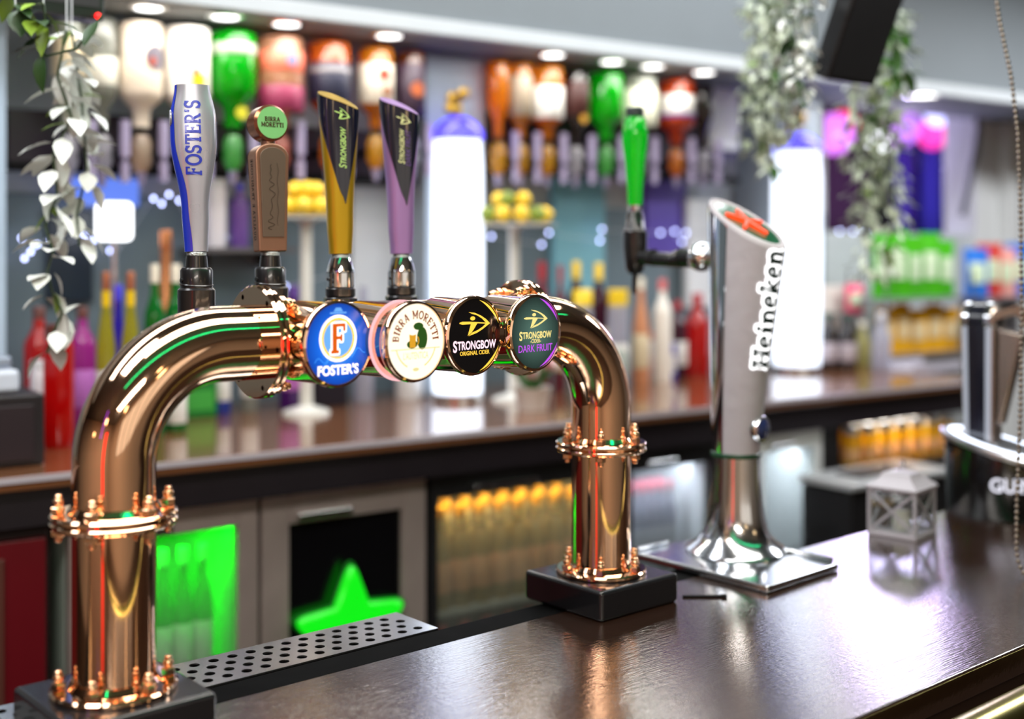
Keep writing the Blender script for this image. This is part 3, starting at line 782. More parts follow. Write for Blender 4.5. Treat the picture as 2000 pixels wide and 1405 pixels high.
bl = MB().lathe([(.0184,.0075),(.012,.011),(0,.012)], 32).build('button_face', mat('button_blue', (40, 52, 96), .15, coat=.6), bt, 50)
# faucet on the bar keeper's side
z = .5065
fc = MB().ball((0, .076, z+.002), .026, 20, 1).tube([(0, .085, z), (0, .125, z)], .017, 20, 0).tube([(0, .12, z), (0, .145, z-.004), (0, .19, z-.002)], [.018, .013, .013], 20, 0)
fc.tube([(0, .187, z), (0, .21, z), (0, .234, z)], [.016, .013, .018], 18, 0)
fc.lathe([(0,-.030),(.012,-.030),(.018,-.020),(.0205,.0),(.0225,.020),(.0225,.048),(.018,.052),(.0155,.078),(.0135,.084),(0,.084)], 28, 0, T(0, .234, z))
fc.tube([(0, .234, z-.028), (0, .236, z-.066)], [.0055, .0045], 12, 0)
fo = fc.build('faucet', [BLACKP, CHROME], hk, 45)
MB().cyl(.013, z+.084, z+.098, 24, 0, T(0, .234, 0), .002).build('ferrule', CHROME, fo, 40)
GRH = liquid('green_acrylic', (20, 232, 60), .50)
hg = MB().lathe([(0,.0),(.0135,.0),(.0145,.03),(.0185,.075),(.0235,.115),(.0235,.135),(.019,.158),(.0165,.160)], 32, 0, T(0, .234, z+.098)).build('faucet_handle', GRH, hk, 50)
hg['label'] = 'translucent green tap handle'
MB().cyl(.0165, z+.257, z+.276, 28, 0, T(0, .234, 0), .003).build('handle_cap', mat('dark_cap', (36, 48, 48), .4), hg, 40)

# ================================================================== small things on the bar
ln = on_z(1768, 1046, BAR_Z)
lt = thing('lantern', 'small white metal lantern with crossed bars standing on the bar', 'lantern', (ln.x+.005, ln.y+.01, BAR_Z), math.radians(8))
LW = mat('lantern_white', (176, 172, 182), .45)
h, q = .043, .0055
MB().box(-h-.003, h+.003, -h-.003, h+.003, 0, .008).build('base', LW, lt, 0, .0015)
for sx in (-1, 1):
    for sy in (-1, 1): MB().box(sx*h-q/2, sx*h+q/2, sy*h-q/2, sy*h+q/2, .008, .086).build('corner_post', LW, lt, 0)
MB().box(-h-.006, h+.006, -h-.006, h+.006, .086, .091).build('eave', LW, lt, 0, .0015)
roof = MB(); prof = [(.047,.091),(.036,.100),(.029,.107),(.026,.113),(.014,.117),(0,.118)]
roof.lathe([(r*1.414, z) for r, z in prof], 4, 0, RZ(PI/4)); roof.build('roof', LW, lt, 20)
MB().tube([(.011*math.cos(a), 0, .124+.011*math.sin(a)) for a in [2*PI*i/20 for i in range(21)]], .0016, 8).build('ring', LW, lt, 60)
def side(M):
    g = MB(); g.box(-h, h, -.0015, .0015, .008, .012); g.box(-h, h, -.0015, .0015, .082, .086)
    d = math.hypot(2*h, .074); a = math.atan2(.074, 2*h)
    for sg in (1, -1):
        g.box(-d/2, d/2, -.0016, .0016, -.0022, .0022, 0, T(0, 0, .047) @ RY(-sg*a))
    g.v = [M @ p for p in g.v]
    o = g.build('cross_bars', LW, lt, 0)
    e = MB().add([(-h,0,.012),(h,0,.012),(h,0,.082),(-h,0,.082)], [(0,1,2,3)]); e.v = [M @ p + Vector((0,0,0)) for p in e.v]
    e.build('pane', pane_mat('lantern_glass'), o, 0)
for k in range(4): side(RZ(k*PI/2) @ T(0, -h, 0))
MB().cyl(.016, .008, .045, 20, 0, None, .002).build('candle', mat('candle_wax', (226, 222, 210), .5), lt, 40)

# ---- stout tap at the end of the bar
gp = Vector((2.338, 1.205, BAR_Z))
gt = thing('beer_tap', 'black drum-shaped stout tap with a glowing white ring and silver lever', 'beer tap', gp)
R = .108; sl = .30
def drum(r, a, z, tilt): return (r*math.cos(a), r*math.sin(a), z + tilt*(r*math.sin(a)*.80 - r*math.cos(a)*.35))
def ringed(prof, name, m, par, sm=45, n=64, cap=False):
    vs = [drum(r, 2*PI*i/n, z, tl) for r, z, tl in prof for i in range(n)]
    fs = [(j*n+i, j*n+(i+1)%n, (j+1)*n+(i+1)%n, (j+1)*n+i) for j in range(len(prof)-1) for i in range(n)]
    if cap: fs.append(tuple((len(prof)-1)*n+i for i in range(n)))
    return MB().add(vs, fs).build(name, m, par, sm)
dr = ringed([(R*.96, .0005, 0), (R, .006, 0), (R, .118, sl), (R*1.06, .121, sl), (R*1.06, .129, sl), (R*.99, .133, sl), (R*.96, .133, sl)], 'drum', mat('drum_black', (12, 12, 14), .22, coat=.5), gt)
ringed([(R*1.075, .122, sl), (R*1.085, .126, sl), (R*1.075, .131, sl), (R*1.0, .1345, sl), (R*.93, .1345, sl)], 'silver_ring', mat('satin_silver', (170, 172, 176), .3, .9), gt)
ringed([(R*.93, .1335, sl), (R*.925, .137, sl), (R*.76, .137, sl), (R*.75, .134, sl)], 'light_ring', glow('lit_cold_white', (226, 236, 255), 3.2), gt)
ringed([(R*.76, .1345, sl), (R*.70, .137, sl), (R*.30, .140, sl)], 'deck', mat('deck_dark', (34, 36, 42), .3), gt, cap=True)
tx, w = sans('GUINNESS', .026, .95, .02); k = .155/w
def gmap(off):
    def f(x, y, z):
        a = math.radians(-164) + x*k/R
        return ((R+off)*math.cos(a), (R+off)*math.sin(a), .058+y*k*1.05+ z)
    return f
MB().flat(dense(tx, .003), 0, 0, gmap(.0012)).build('lettering', glow('lit_lettering_white', (236, 236, 250), 1.1), gt, 0)
# handle: dark front between chrome edges, domed head, lever
vdir = math.radians(-49)          # the handle looks towards the customer, obliquely
HM = T(-.028, .026, .132) @ RZ(math.radians(-82))
SAT = mat('satin_bronze_silver', (176, 164, 156), .22, .9)
pl = MB()
for j in range(2): pass
def pil(wd, y0, y1, z0, z1, k=1.12):
    return [(-wd,y0,z0),(wd,y0,z0),(wd,y1,z0),(-wd,y1,z0),(-wd*k,y0*k,z1),(wd*k,y0*k,z1),(wd*k,y1*k,z1),(-wd*k,y1*k,z1)]
BXF = [(0,3,2,1),(4,5,6,7),(0,1,5,4),(1,2,6,5),(2,3,7,6),(3,0,4,7)]
def placed(mb, name, m, par, sm=35, bev=0.):
    mb.v = [HM @ p for p in mb.v]; return mb.build(name, m, par, sm, bev)
p1 = placed(MB().add(pil(.030, -.026, .026, 0, .240), BXF), 'handle_post', SAT, gt, 35, .004)
placed(MB().add(pil(.0165, -.0295, -.0255, .002, .240), BXF).lathe([(0,-.0165),(.034,-.0165),(.034,.0165),(0,.0165)], 32, 0, T(0, 0, .250) @ RY(PI/2)), 'dark_front', mat('navy_black_gloss', (14, 16, 30), .15, coat=.6), p1, 40)
for sx in (-1, 1):
    placed(MB().add([(p[0]+sx*.0205*(1.12 if p[2] > .1 else 1), p[1], p[2]) for p in [Vector(q) for q in pil(.0042, -.031, -.0255, .002, .240)]], BXF), 'chrome_edge', glow('chrome_edge_painted_shine', (200, 206, 220), .6), p1, 35)  # shine of the chrome edges put in as a faint glow
    placed(MB().lathe([(.026,-.005),(.037,-.005),(.037,.005),(.026,.005)], 36, 0, T(sx*.0215, 0, .250) @ RY(PI/2)), 'chrome_collar', CHROME, p1, 40)
placed(MB().lathe([(0,-.034),(.031,-.034),(.033,-.03),(.033,.03),(.031,.034),(0,.034)], 36, 0, T(0, .002, .250) @ RY(PI/2)), 'head', SAT, gt, 40)
placed(MB().cyl(.011, .034, .037, 20, 0, T(0, .002, .250) @ RY(PI/2)), 'pivot', mat('pivot_dark', (30, 28, 40), .4), gt, 40)
tx, w = sans('BREWED', .02, .8, 0.); k = .10/w
def lev(i, j):
    q = j; y = -.005; x = .030+.085*math.sin(q*1.75); zz = .265+.020*math.sin(q*3.0)-.19*max(0, q-.35)**1.3
    wd = .026*(1-.35*q)
    return (x, y+wd*(2*i-1), zz)
lv = MB(); n = 24
for j in range(n):
    a, b = j/n, (j+1)/n
    A = [lev(0,a), lev(1,a), lev(1,b), lev(0,b)]
    lv.add(A+[(x*.9+.0, y, z_-.018) for x, y, z_ in A], BXF)
placed(lv, 'lever', SAT, gt, 60)
wg = [(.032,-.016,.045),(.042,-.016,.045),(.042,.016,.045),(.032,.016,.045),(.036,-.019,.235),(.084,-.019,.225),(.084,.019,.225),(.036,.019,.235)]
placed(MB().add(wg, BXF), 'lever_arm', SAT, gt, 35, .004)
placed(MB().grid(lambda i, j: Vector(lev(.22+.56*i, .08+.75*j))+Vector((0, 0, .0012)), 4, 20), 'lever_inlay', BLACKP, gt, 60)

# ---- little brown pot behind the lantern (stands on the bar's far edge)
bp = on_z(1690, 1040, BAR_Z)
t = thing('small_pot', 'small brown wooden pot with a pale rim behind the lantern', 'pot', (bp.x+.05, bp.y-.002, BAR_Z))
MB().lathe([(0,.0003),(.018,.0003),(.020,.004),(.023,.045),(.021,.046),(.019,.010),(0,.009)], 28).build('body', mat('brown_wood', (72, 46, 30), .45), t, 40)
MB().lathe([(.0212,.046),(.0235,.046),(.0240,.054),(.0205,.054),(.0205,.048)], 28).build('rim', mat('pale_wood', (176, 140, 84), .5), t, 40)

# ---- bead chain hanging over the bar's right end
ct_ = at(1938, -60, 2.05); ca = [Vector((ct_.x, ct_.y, 2.599)), ct_, at(1952, 40, 2.03), at(1975, 150, 2.0), at(1988, 260, 1.98), at(1993, 400, 1.97), at(1996, 600, 1.965), at(1993, 800, 1.96), at(1986, 980, 1.958), at(1985, 1075, 1.955), at(1990, 1105, 1.95), at(2001, 1122, 1.945)]
L = [0]
for p, q in zip(ca, ca[1:]): L.append(L[-1]+(q-p).length)
def on_chain(d):
    for i in range(len(ca)-1):
        if d <= L[i+1]: 
            return ca[i].lerp(ca[i+1], (d-L[i])/(L[i+1]-L[i]))
    return ca[-1]
mb = MB(); d = 0
while d < L[-1]:
    mb.ball(on_chain(d), .0040, 8); d += .0096
mb.tube(ca, .0011, 6)
tag(mb.build('bead_chain', mat('chain_bronze', (128, 116, 106), .3, .9), None, 60), 'beaded metal chain hanging down in front of the stout tap', 'chain')
# ---- flat scrap lying near the black block
sp = on_z(1372, 1167, BAR_Z)
mb = MB().box(-.030, .030, -.0035, .0035, .0003, .003); mb.box(.028, .036, -.006, .004, .0003, .004)
tag(mb.build('cable_tie', BLACKM, None, 0, .001, loc=sp, rz=-math.radians(40)), 'black cable tie lying on the bar beside the square block', 'cable tie')

# ================================================================== back bar: counter, coolers, cabinets
def bthing(name, label, cat, a, b, z, group=None, rz=0.): return thing(name, label, cat, BW(a, b, z), PHI+rz, group)
def aF(px, b=0.): return bb(px, 490, b)[0]
def zF(px, py, b=0.): return bb(px, py, b)[1]
AEND = aF(1925)
CTOP = mat('back_counter_wood', (112, 72, 46), .14, coat=.5, bump=.02, bscale=20)
DARKF = mat('dark_fascia', (26, 20, 26), .4)
ct = bthing('back_counter', 'long brown wooden worktop of the back bar with a dark fascia', 'counter', 0, 0, 0)
MB().box(-1.3, AEND, 0, .79, BACK_Z-.028, BACK_Z).build('worktop', CTOP, ct, 35, .004)
MB().box(-1.3, AEND, -.003, .0, BACK_Z-.012, BACK_Z-.001).build('edge_trim', mat('pale_edge_strip', (176, 170, 178), .3), ct, 0)
MB().box(-1.3, AEND, .02, .05, BACK_Z-.10, BACK_Z-.0285).build('fascia', DARKF, ct, 0, .003)
FT = BACK_Z-.104          # top of the coolers
STEELD = mat('cooler_frame_steel', (186, 170, 164), .35, .55, var=.12)
COOLB = mat('cooler_black', (14, 13, 16), .5)
COOLW = mat('cooler_liner_white', (214, 216, 220), .5)
PANE = pane_mat('cooler_glass')
def cooler(label, a0, a1, frame, liner, lamp=None, power=0, shelves=(.30, .60), z0=.11, dark=False, fw=.045, strips=1.0, wire=None):
    w = a1-a0; D = .56; H_ = FT-z0
    t = bthing('bottle_cooler', label, 'cooler', a0, .045, z0)
    s = .02
    MB().box(0, w, D-s, D, 0, H_).box(0, s, .03, D-s, 0, H_).box(w-s, w, .03, D-s, 0, H_).box(s, w-s, .03, D-s, 0, s).box(s, w-s, .03, D-s, H_-s, H_).build('cabinet', [liner], t, 0)
    ft = max(fw, .05)
    f = MB().box(0, fw, 0, .028, 0, H_).box(w-fw, w, 0, .028, 0, H_).box(fw, w-fw, 0, .028, 0, fw).box(fw, w-fw, 0, .028, H_-ft, H_)
    d = f.build('door', frame, t, 0, .002)
    MB().box(fw, w-fw, .010, .016, fw, H_-ft).build('pane', PANE if not dark else mat('smoked_glass', (10, 10, 13), .06, coat=.4), d, 0)
    MB().box(w*.2, w*.52, -.012, -.001, H_-ft+.008, H_-ft+.022).build('handle', CHROME, d, 0, .003)
    for q in shelves:
        z = q*H_
        if wire:
            g = MB()
            for k in range(12): g.box(s+.02+(w-2*s-.04)*k/11-.002, s+.02+(w-2*s-.04)*k/11+.002, .06, D-s-.02, z-.003, z)
            g.box(s, w-s, .055, .062, z-.003, z+.012); g.box(s, w-s, D-s-.03, D-s-.02, z-.003, z)
            g.build('shelf', wire, t, 0)
        else:
            MB().box(s+.002, w-s-.002, .06, D-s-.02, z-.012, z).build('shelf', mat('shelf_grey', (150, 150, 146), .4), t, 0, .001)
    if lamp:
        MB().box(s+.03, w-s-.03, .045, .055, H_-s-.022, H_-s-.002).build('light_strip', glow('strip_'+str(lamp), lamp, 6.*strips), t, 0)
        l = area('cooler_lamp', (0,0,0), (math.radians(25), 0, 0), w*.8, .03, power, lin(lamp)); l.parent = t; l.location = (w/2, .09, H_-s-.03)
    return t, w, H_, z0
a_cuts = [aF(135, .045), aF(508, .045), aF(838, .045), aF(1222, .045), aF(1402, .045), aF(1478, .045), aF(1606, .045)]
# reddish cabinet at the end
cb = bthing('cabinet', 'dark red-brown cabinet below the counter beside the green-lit cooler', 'cabinet', -1.25, .045, .0)
ww = a_cuts[0]-.03+1.25
MB().box(0, ww, .02, .56, .02, FT).build('body', mat('cabinet_dark', (30, 14, 16), .5), cb, 0)
for k in range(4): 
    x0 = ww-(k+1)*.30+.012
    dd = MB().box(x0, x0+.276, -.004, .019, .05, FT-.02).build('door', mat('cabinet_red', (96, 12, 22), .35), cb, 0, .004)
    MB().box(x0+.16, x0+.20, -.012, -.0045, .07, FT-.05).build('stile', mat('cabinet_brown', (84, 46, 38), .4), dd, 0, .002)
GREENL = (0, 255, 20)
c1 = cooler('cooler glowing bright green inside, beside the copper column', a_cuts[0], a_cuts[1]-.004, STEELD, mat('liner_pale', (190, 205, 192), .5), GREENL, 3.2, (.28, .56), strips=.3)
c2 = cooler('steel-framed cooler with a dark smoked door behind the green star', a_cuts[1]+.004, a_cuts[2]-.008, STEELD, COOLB, None, 0, (.4,), dark=True, fw=.062)
c3 = cooler('black-framed cooler full of gold-necked beer bottles', a_cuts[2]+.004, a_cuts[3]-.004, COOLB, mat('liner_grey', (150, 146, 136), .5), (255, 226, 170), 1.5, (.33, .63), fw=.02, strips=.25)
c4 = cooler('black-framed cooler holding bottles with pink and white caps', a_cuts[3]+.004, a_cuts[4]-.004, COOLB, COOLW, (235, 240, 255), .9, (.33, .63), fw=.02, wire=STEEL)
c5 = cooler('white-lit cooler with empty wire shelves behind the frosted tower', a_cuts[5], a_cuts[6], WHITEW, COOLW, (240, 246, 255), .9, (.3, .6), fw=.030, wire=STEEL)
dk = bthing('cabinet', 'plain black cabinet between the coolers and the glass rack', 'cabinet', a_cuts[6]+.006, .06, 0)
MB().box(0, aF(1652, .06)-a_cuts[6]-.03, 0, .5, .02, FT).build('body', COOLB, dk, 0, .003)
MB().box(.03, .10, -.006, -.0005, .2, FT-.15).build('door', mat('door_black', (24, 22, 28), .3), dk, 0, .002)
gap = bthing('filler_panel', 'narrow black filler panel between two coolers', 'panel', a_cuts[4]+.002, .05, 0)
MB().box(0, a_cuts[5]-a_cuts[4]-.006, 0, .03, .02, FT).build('board', COOLB, gap, 0, .002)

# green lit star on the smoked cooler door
zs = zF(684, 1236, .03); ast, _, mp_ = bb(684, 1236, .03)
stt = bthing('star_sign', 'glowing green five-pointed star sign on the smoked cooler door', 'sign', ast, .034, zs)
def puffy(R, th, rr):
    mb = MB()
    for k in range(5):
        a = 2*PI*k/5; dx, dy = math.sin(a), math.cos(a)
        mb.add([(0, -th, 0)], []) 
    P = star_pts(R, R*.46)
    # rounded tips
    Q = []
    for k in range(10):
        p = Vector((*P[k], 0)); a = Vector((*P[k-1], 0)); b = Vector((*P[(k+1) % 10], 0))
        if k % 2 == 0:
            for i in range(7):
                q = i/6; s0 = p+(a-p)*.42; s1 = p+(b-p)*.42
                Q.append(s0*(1-q)**2+p*2*q*(1-q)+s1*q*q)
        else: Q.append(p)
    n = len(Q); mb = MB()
    vs = []
    for sc, y in ((1.0, 0), (1.0, -th*.5), (.93, -th*.85), (.80, -th), (.45, -th*1.05)):
        vs += [(q.x*sc, y, q.y*sc) for q in Q]
    vs.append((0, -th*1.05, 0))
    fs = [(j*n+i, j*n+(i+1)%n, (j+1)*n+(i+1)%n, (j+1)*n+i) for j in range(4) for i in range(n)]
    fs += [(4*n+i, 4*n+(i+1)%n, 5*n) for i in range(n)] + [tuple(range(n))[::-1]]
    return mb.add(vs, fs)
RS = 152*mp_
puffy(RS, .022, .02).build('lit_face', glow('star_green_glow', (16, 236, 24), .95), stt, 50)
b2 = puffy(RS*1.06, .008, .02).build('backing', mat('star_green_backing', (6, 92, 20), .3, em=(6, 92, 20), es=.3), stt, 40)
stt.scale = (.92, 1, 1)

# ------------------------------------------------------------------ bottles
PROF = {   # (radius fraction, height fraction)
 'beer':   [(.0,0),(.96,0),(1,.02),(1,.56),(.86,.66),(.48,.78),(.42,.80),(.40,.95),(.46,.955),(.46,1.0),(0,1.0)],
 'wine':   [(.0,0),(.96,0),(1,.015),(1,.60),(.9,.68),(.5,.77),(.40,.82),(.38,1.0),(0,1.0)],
 'spirit': [(.0,0),(.95,0),(1,.02),(1,.66),(.94,.72),(.6,.79),(.40,.84),(.38,1.0),(0,1.0)],
 'slim':   [(.0,0),(.94,0),(1,.02),(.96,.55),(.7,.68),(.42,.80),(.38,1.0),(0,1.0)],
 'jar':    [(.0,0),(.92,0),(1,.04),(1,.80),(.92,.88),(.84,.90),(.84,1.0),(0,1.0)],
}
CAPB = mat('cap_black', (20, 18, 20), .35)
def bottle(name, label, cat, loc, r, h, kind, body, cap=None, lab=None, group=None, capfrac=.10, lab_z=(.16, .48), neck=None, rz=0., cap_r=None, inverted=False, seg=24, parts=True):
    t = thing(name, label, cat, loc, rz, group)
    P = [(q*r, z*h) for q, z in PROF[kind]]
    nr = PROF[kind][-2][0]*r
    if inverted: F = lambda z: h-z
    else: F = lambda z: z
    def L(prof, nm, m, s=50):
        pr = [(a, F(z)) for a, z in prof]
        if inverted: pr = pr[::-1]
        return MB().lathe(pr, seg).build(nm, m, t, s)
    L(P, 'glass', body)
    if parts:
        if lab: L([(r*1.008, h*lab_z[0]), (r*1.016, h*lab_z[0]+.0005), (r*1.016, h*lab_z[1]-.0005), (r*1.008, h*lab_z[1])], 'paper_label', lab)
        cr = cap_r or nr*1.12
        if cap: L([(0, h*(1-capfrac)+.0004), (cr, h*(1-capfrac)+.0004), (cr, h*1.004), (cr*.9, h*1.012), (0, h*1.012)], 'cap', cap)
        if neck: L([(nr*1.05+r*.02, h*.80), (nr*1.07+r*.02, h*(1-capfrac)-.001)], 'neck_foil', neck)
    return t
def row_bottle(px0, px1, py_base, py_top, b=None, z=BACK_Z):
    """radius, height and place of a bottle standing on a surface of height z"""
    px = (px0+px1)/2
    if b is None: b = min(b_for(px, py_base, z), .60)
    a, zt, m = bb(px, py_top, b)
    return BW(a, b, z), (px1-px0)/2*m, zt-z, b
LQ = lambda n, c, k=.4: liquid('glass_'+n, c, k)
LABW = mat('label_white', (225, 222, 216), .6); LABC = mat('label_cream', (222, 205, 170), .6); LABN = mat('label_navy', (28, 30, 54), .5)
def pal(n, rgb, **k): return mat('plastic_'+n, rgb, .35, **k)
def stand(name, label, cat, px0, px1, py_base, py_top, kind, body, cap=None, lab=None, b=None, **k):
    loc, r, h, b = row_bottle(px0, px1, py_base, py_top, b)
    return bottle(name, label, cat, loc, r, h, kind, body, cap, lab, **k)

# ---- bottles inside the coolers
def fill(c, a_c, shelf, n, rows, r, h, kind, body, cap, lab, neck, label, group, name='beer_bottle', pitch=None, jitter=0.):
    t, w, H_, z0 = c
    z = z0 + (H_*shelf if shelf else .02) + .0008
    proto = None; r = min(r, (w-.12)/n*.48)
    for j in range(rows):
        for i in range(n):
            a = a_c + .06 + (w-.12)*(i+.5)/n ; b = .045+.095 + j*(2*r+.012)
            if proto is None:
                proto = bottle(name, label, 'bottle', BW(a, b, z), r, h, kind, body, cap, lab, group, neck=neck, rz=PHI, seg=16); o = proto
            else:
                o = copy_tree(proto); o.location = BW(a, b, z)
BROWNG = LQ('amber_beer', (150, 110, 48), .35)
fill(c3, a_cuts[2], .63, 8, 2, .0305, .235, 'beer', LQ('pale_beer', (196, 176, 120), .35), pal('gold_cap', (226, 160, 40)), mat('label_pale_red', (206, 150, 110), .5), mat('gold_foil', (238, 214, 150), .3, .4), 'gold-necked beer bottle on the upper shelf of the black-framed cooler', 'gold-necked beers in the cooler')
fill(c3, a_cuts[2], .33, 7, 1, .030, .225, 'beer', LQ('dark_beer', (70, 30, 22), .3), pal('red_cap', (170, 30, 40)), mat('label_dark_red', (120, 36, 36), .5), None, 'brown beer bottle on the lower shelf of the black-framed cooler', 'brown beers on the lower shelf')
fill(c4, a_cuts[3], .63, 6, 2, .026, .220, 'spirit', LQ('clear_pale', (214, 214, 228), .3), pal('pink_cap', (226, 120, 140)), mat('label_lilac_white', (206, 204, 222), .5), None, 'small clear bottle with a pink cap on the wire shelf', 'pink-capped bottles in the cooler', 'mixer_bottle')
fill(c4, a_cuts[3], .33, 5, 1, .030, .22, 'beer', LQ('dark_beer', (70, 30, 22), .3), pal('white_cap', (220, 220, 224)), LABW, None, 'white-capped beer bottle on the lower wire shelf', 'white-capped beers in the cooler')
fill(c1, a_cuts[0], .56, 6, 1, .034, .29, 'beer', LQ('green_beer', (120, 200, 120), .35), pal('white_cap', (220, 220, 224)), LABW, None, 'green beer bottle on the upper shelf of the green-lit cooler', 'beers in the green-lit cooler')
fill(c1, a_cuts[0], .28, 6, 1, .033, .20, 'beer', LQ('green_beer', (120, 200, 120), .35), pal('green_cap', (40, 150, 60)), None, None, 'short green bottle on the middle shelf of the green-lit cooler', 'short bottles in the green-lit cooler')

# ------------------------------------------------------------------ optics: rail, dispensers, inverted bottles
RAILM = mat('optic_rail_plum', (34, 18, 40), .35)
def rail(label, px0, px1, b=.66):
    a0, a1 = aw(px0, b), aw(px1, b); m = (px0+px1)/2
    zt, zb = zF(m, 236, b), zF(m, 348, b)
    t = bthing('optic_rail', label, 'rail', a0, b, zb)
    MB().box(0, a1-a0, 0, .02, 0, zt-zb).build('board', RAILM, t, 0, .003)
    MB().box(0, a1-a0, -.012, -.0005, .0, .022).build('shelf_lip', BLACKM, t, 0, .002)
    MB().box(.02, .05, .02, BWALL-b-.0005, .02, .06).box(a1-a0-.05, a1-a0-.02, .02, BWALL-b-.0005, .02, .06).build('wall_bracket', BLACKM, t, 0)
    return t, zb, zt
r1 = rail('dark plum optic rail under the row of upturned spirit bottles beside the ferns', 14, 822)
r2 = rail('dark plum optic rail under the upturned bottles between the two lamp columns', 957, 1440)
OB = .555
VAL = mat('optic_pale_metal', (170, 160, 192), .3, .5)
CLEARP = liquid('optic_clear', (226, 222, 230), .6)
def optic(px, label, tint, py_neck=268, rtop=None):
    a, zn, m = bb(px, py_neck, OB)
    h = 1.0
    t = bthing('optic_dispenser', label, 'dispenser', a, OB, zn, 'optic dispensers')
    z = lambda py: -(py-py_neck)*m
    # clear measure chamber, cork collar above, nozzle below, pale push rod beside, clamp behind
    MB().lathe([(.013, .006), (.017, .002), (.024, -.012), (.024, -.060), (.016, -.078), (.010, -.084), (0, -.084)], 20).build('chamber', liquid('optic_'+tint[0], tint[1], .5), t, 50)
    MB().cyl(.013, .0062, .022, 16, 0, None, .002).build('collar', BLACKM, t, 40)
    MB().lathe([(0, -.0845), (.012, -.0845), (.009, -.105), (.005, -.118), (0, -.118)], 16).build('nozzle', VAL, t, 50)
    p = MB().tube([(.047, -.02, .040), (.047, -.02, -.045)], .0125, 14)
    p.tube([(.047, -.02, -.060), (.047, -.02, -.105)], .0110, 14); p.tube([(.047, -.02, -.045), (.047, -.02, -.060)], .006, 8)
    p.build('push_rod', VAL, t, 50)
    MB().box(-.012, .012, .0245, .66-OB-.0005-.012, -.05, -.03).box(.020, .034, -.024, .02, -.046, -.034).build('clamp', BLACKM, t, 0)
    return a, zn, m
def upturned(px0, px1, py_top, label, body, lab=None, cap=None, kind='spirit', lab_z=(.2, .55), name='spirit_bottle', py_neck=268, tint=('clear', (230, 226, 232)), extra=None, disp=''):
    px = (px0+px1)/2
    a, zn, m = optic(px, disp, tint, py_neck)
    r = (px1-px0)/2*m; ztop = CAMZ-(py_top-HOR)*m; h = min(ztop, 2.055)-zn-.0065
    t = bottle(name, label, 'bottle', BW(a, OB, zn+.0228), r, h-.016, kind, body, None, lab, inverted=True, lab_z=lab_z, rz=PHI)
    if extra: extra(t, r, h-.016)
    return t
def ring_label(t, r, h, z0, z1, m, nm='paper_label', k=1.02):
    MB().lathe([(r*k, h*z0), (r*k+.0006, h*z0+.0006), (r*k+.0006, h*z1-.0006), (r*k, h*z1)], 24).build(nm, m, t, 50)
def disc_label(t, r, h, zc, R, m, nm='round_label', off=.0015, ang=0.):
    def f(x, y, z): 
        a = -PI/2 + ang + x/r
        return ((r+off)*math.cos(a), (r+off)*math.sin(a), h*zc+y)
    MB().flat([[ (x,y) for x,y in seg] for seg in [ [(R*i/8, yy*math.sqrt(max(0,1-(i/8)**2))*R) for i in range(-8,9)] + [] for yy in (1,)]], 0, 0, lambda x,y,z: f(x,y,z)) if False else None
    vs, fs = [f(0,0,0)], []
    n = 28
    for ring in (.5, 1.0):
        vs += [f(R*ring*math.cos(2*PI*i/n), R*ring*math.sin(2*PI*i/n), 0) for i in range(n)]
    for i in range(n):
        j = (i+1) % n; fs += [(0, 1+i, 1+j), (1+i, 1+n+i, 1+n+j, 1+j)]
    MB().add(vs, fs).build(nm, m, t, 0)
dsp = lambda w: 'clear optic dispenser with pale push rod under the %s' % w
upturned(102, 162, 14, 'upturned clear bottle farthest from the lamp column, half hidden by leaves', LQ('clear_green', (206, 212, 196), .5), LABC, disp=dsp('clear bottle behind the leaves'))
upturned(169, 229, 22, 'upturned clear bottle with a small pale label beside the cream bottle', LQ('clear_grey', (196, 198, 186), .55), mat('label_dove', (226, 224, 210), .5), lab_z=(.36, .62), disp=dsp('clear bottle beside the cream one'))
def cream_x(t, r, h): disc_label(t, r, h, .66, .030, mat('label_dark_grey', (98, 92, 104), .5), ang=.42); disc_label(t, r, h, .62, .010, mat('label_rust', (150, 60, 40), .5), 'seal', .0022, .2)
upturned(234, 318, 8, 'upturned cream bottle with a dark round label', mat('bottle_cream', (232, 216, 196), .3, coat=.4), None, extra=cream_x, disp=dsp('cream bottle'), tint=('cream', (230, 205, 180)))
def white_x(t, r, h):
    disc_label(t, r, h, .46, .0185, mat('print_yellow', (240, 190, 20), .4), 'fruit_print', ang=.18); disc_label(t, r, h, .54, .009, mat('print_brown', (120, 70, 20), .4), 'leaf_print', .002, ang=.02)
upturned(321, 410, 6, 'upturned white bottle printed with a yellow fruit', mat('bottle_white', (244, 238, 228), .25, coat=.5), None, extra=white_x, disp=dsp('white bottle with the yellow fruit'))
def green_x(t, r, h): ring_label(t, r, h, .76, .88, mat('label_grey_band', (164, 176, 156), .5)); disc_label(t, r, h, .14, .016, mat('seal_yellow', (196, 190, 40), .4), 'seal')
upturned(410, 500, 16, 'large upturned bright green bottle with a grey band', LQ('vivid_green', (10, 200, 24), .35), None, extra=green_x, disp=dsp('large green bottle'), tint=('lime', (120, 220, 120)), kind='wine')
def red_x(t, r, h): ring_label(t, r, h, .62, .84, mat('label_coral', (222, 110, 84), .5)); ring_label(t, r, h, .18, .46, mat('label_plum', (140, 40, 78), .5)); disc_label(t, r, h, .74, .016, mat('label_bluegrey', (110, 110, 140), .5), 'crest', .003, .1)
upturned(502, 592, 40, 'upturned bottle with a coral label over a plum label', LQ('peach', (236, 176, 140), .4), None, extra=red_x, disp=dsp('coral and plum labelled bottle'), tint=('rose', (240, 150, 130)))
def dark_x(t, r, h): ring_label(t, r, h, .30, .76, LABN); ring_label(t, r, h, .64, .70, mat('label_print_grey', (140, 136, 140), .5), 'print_band', 1.03)
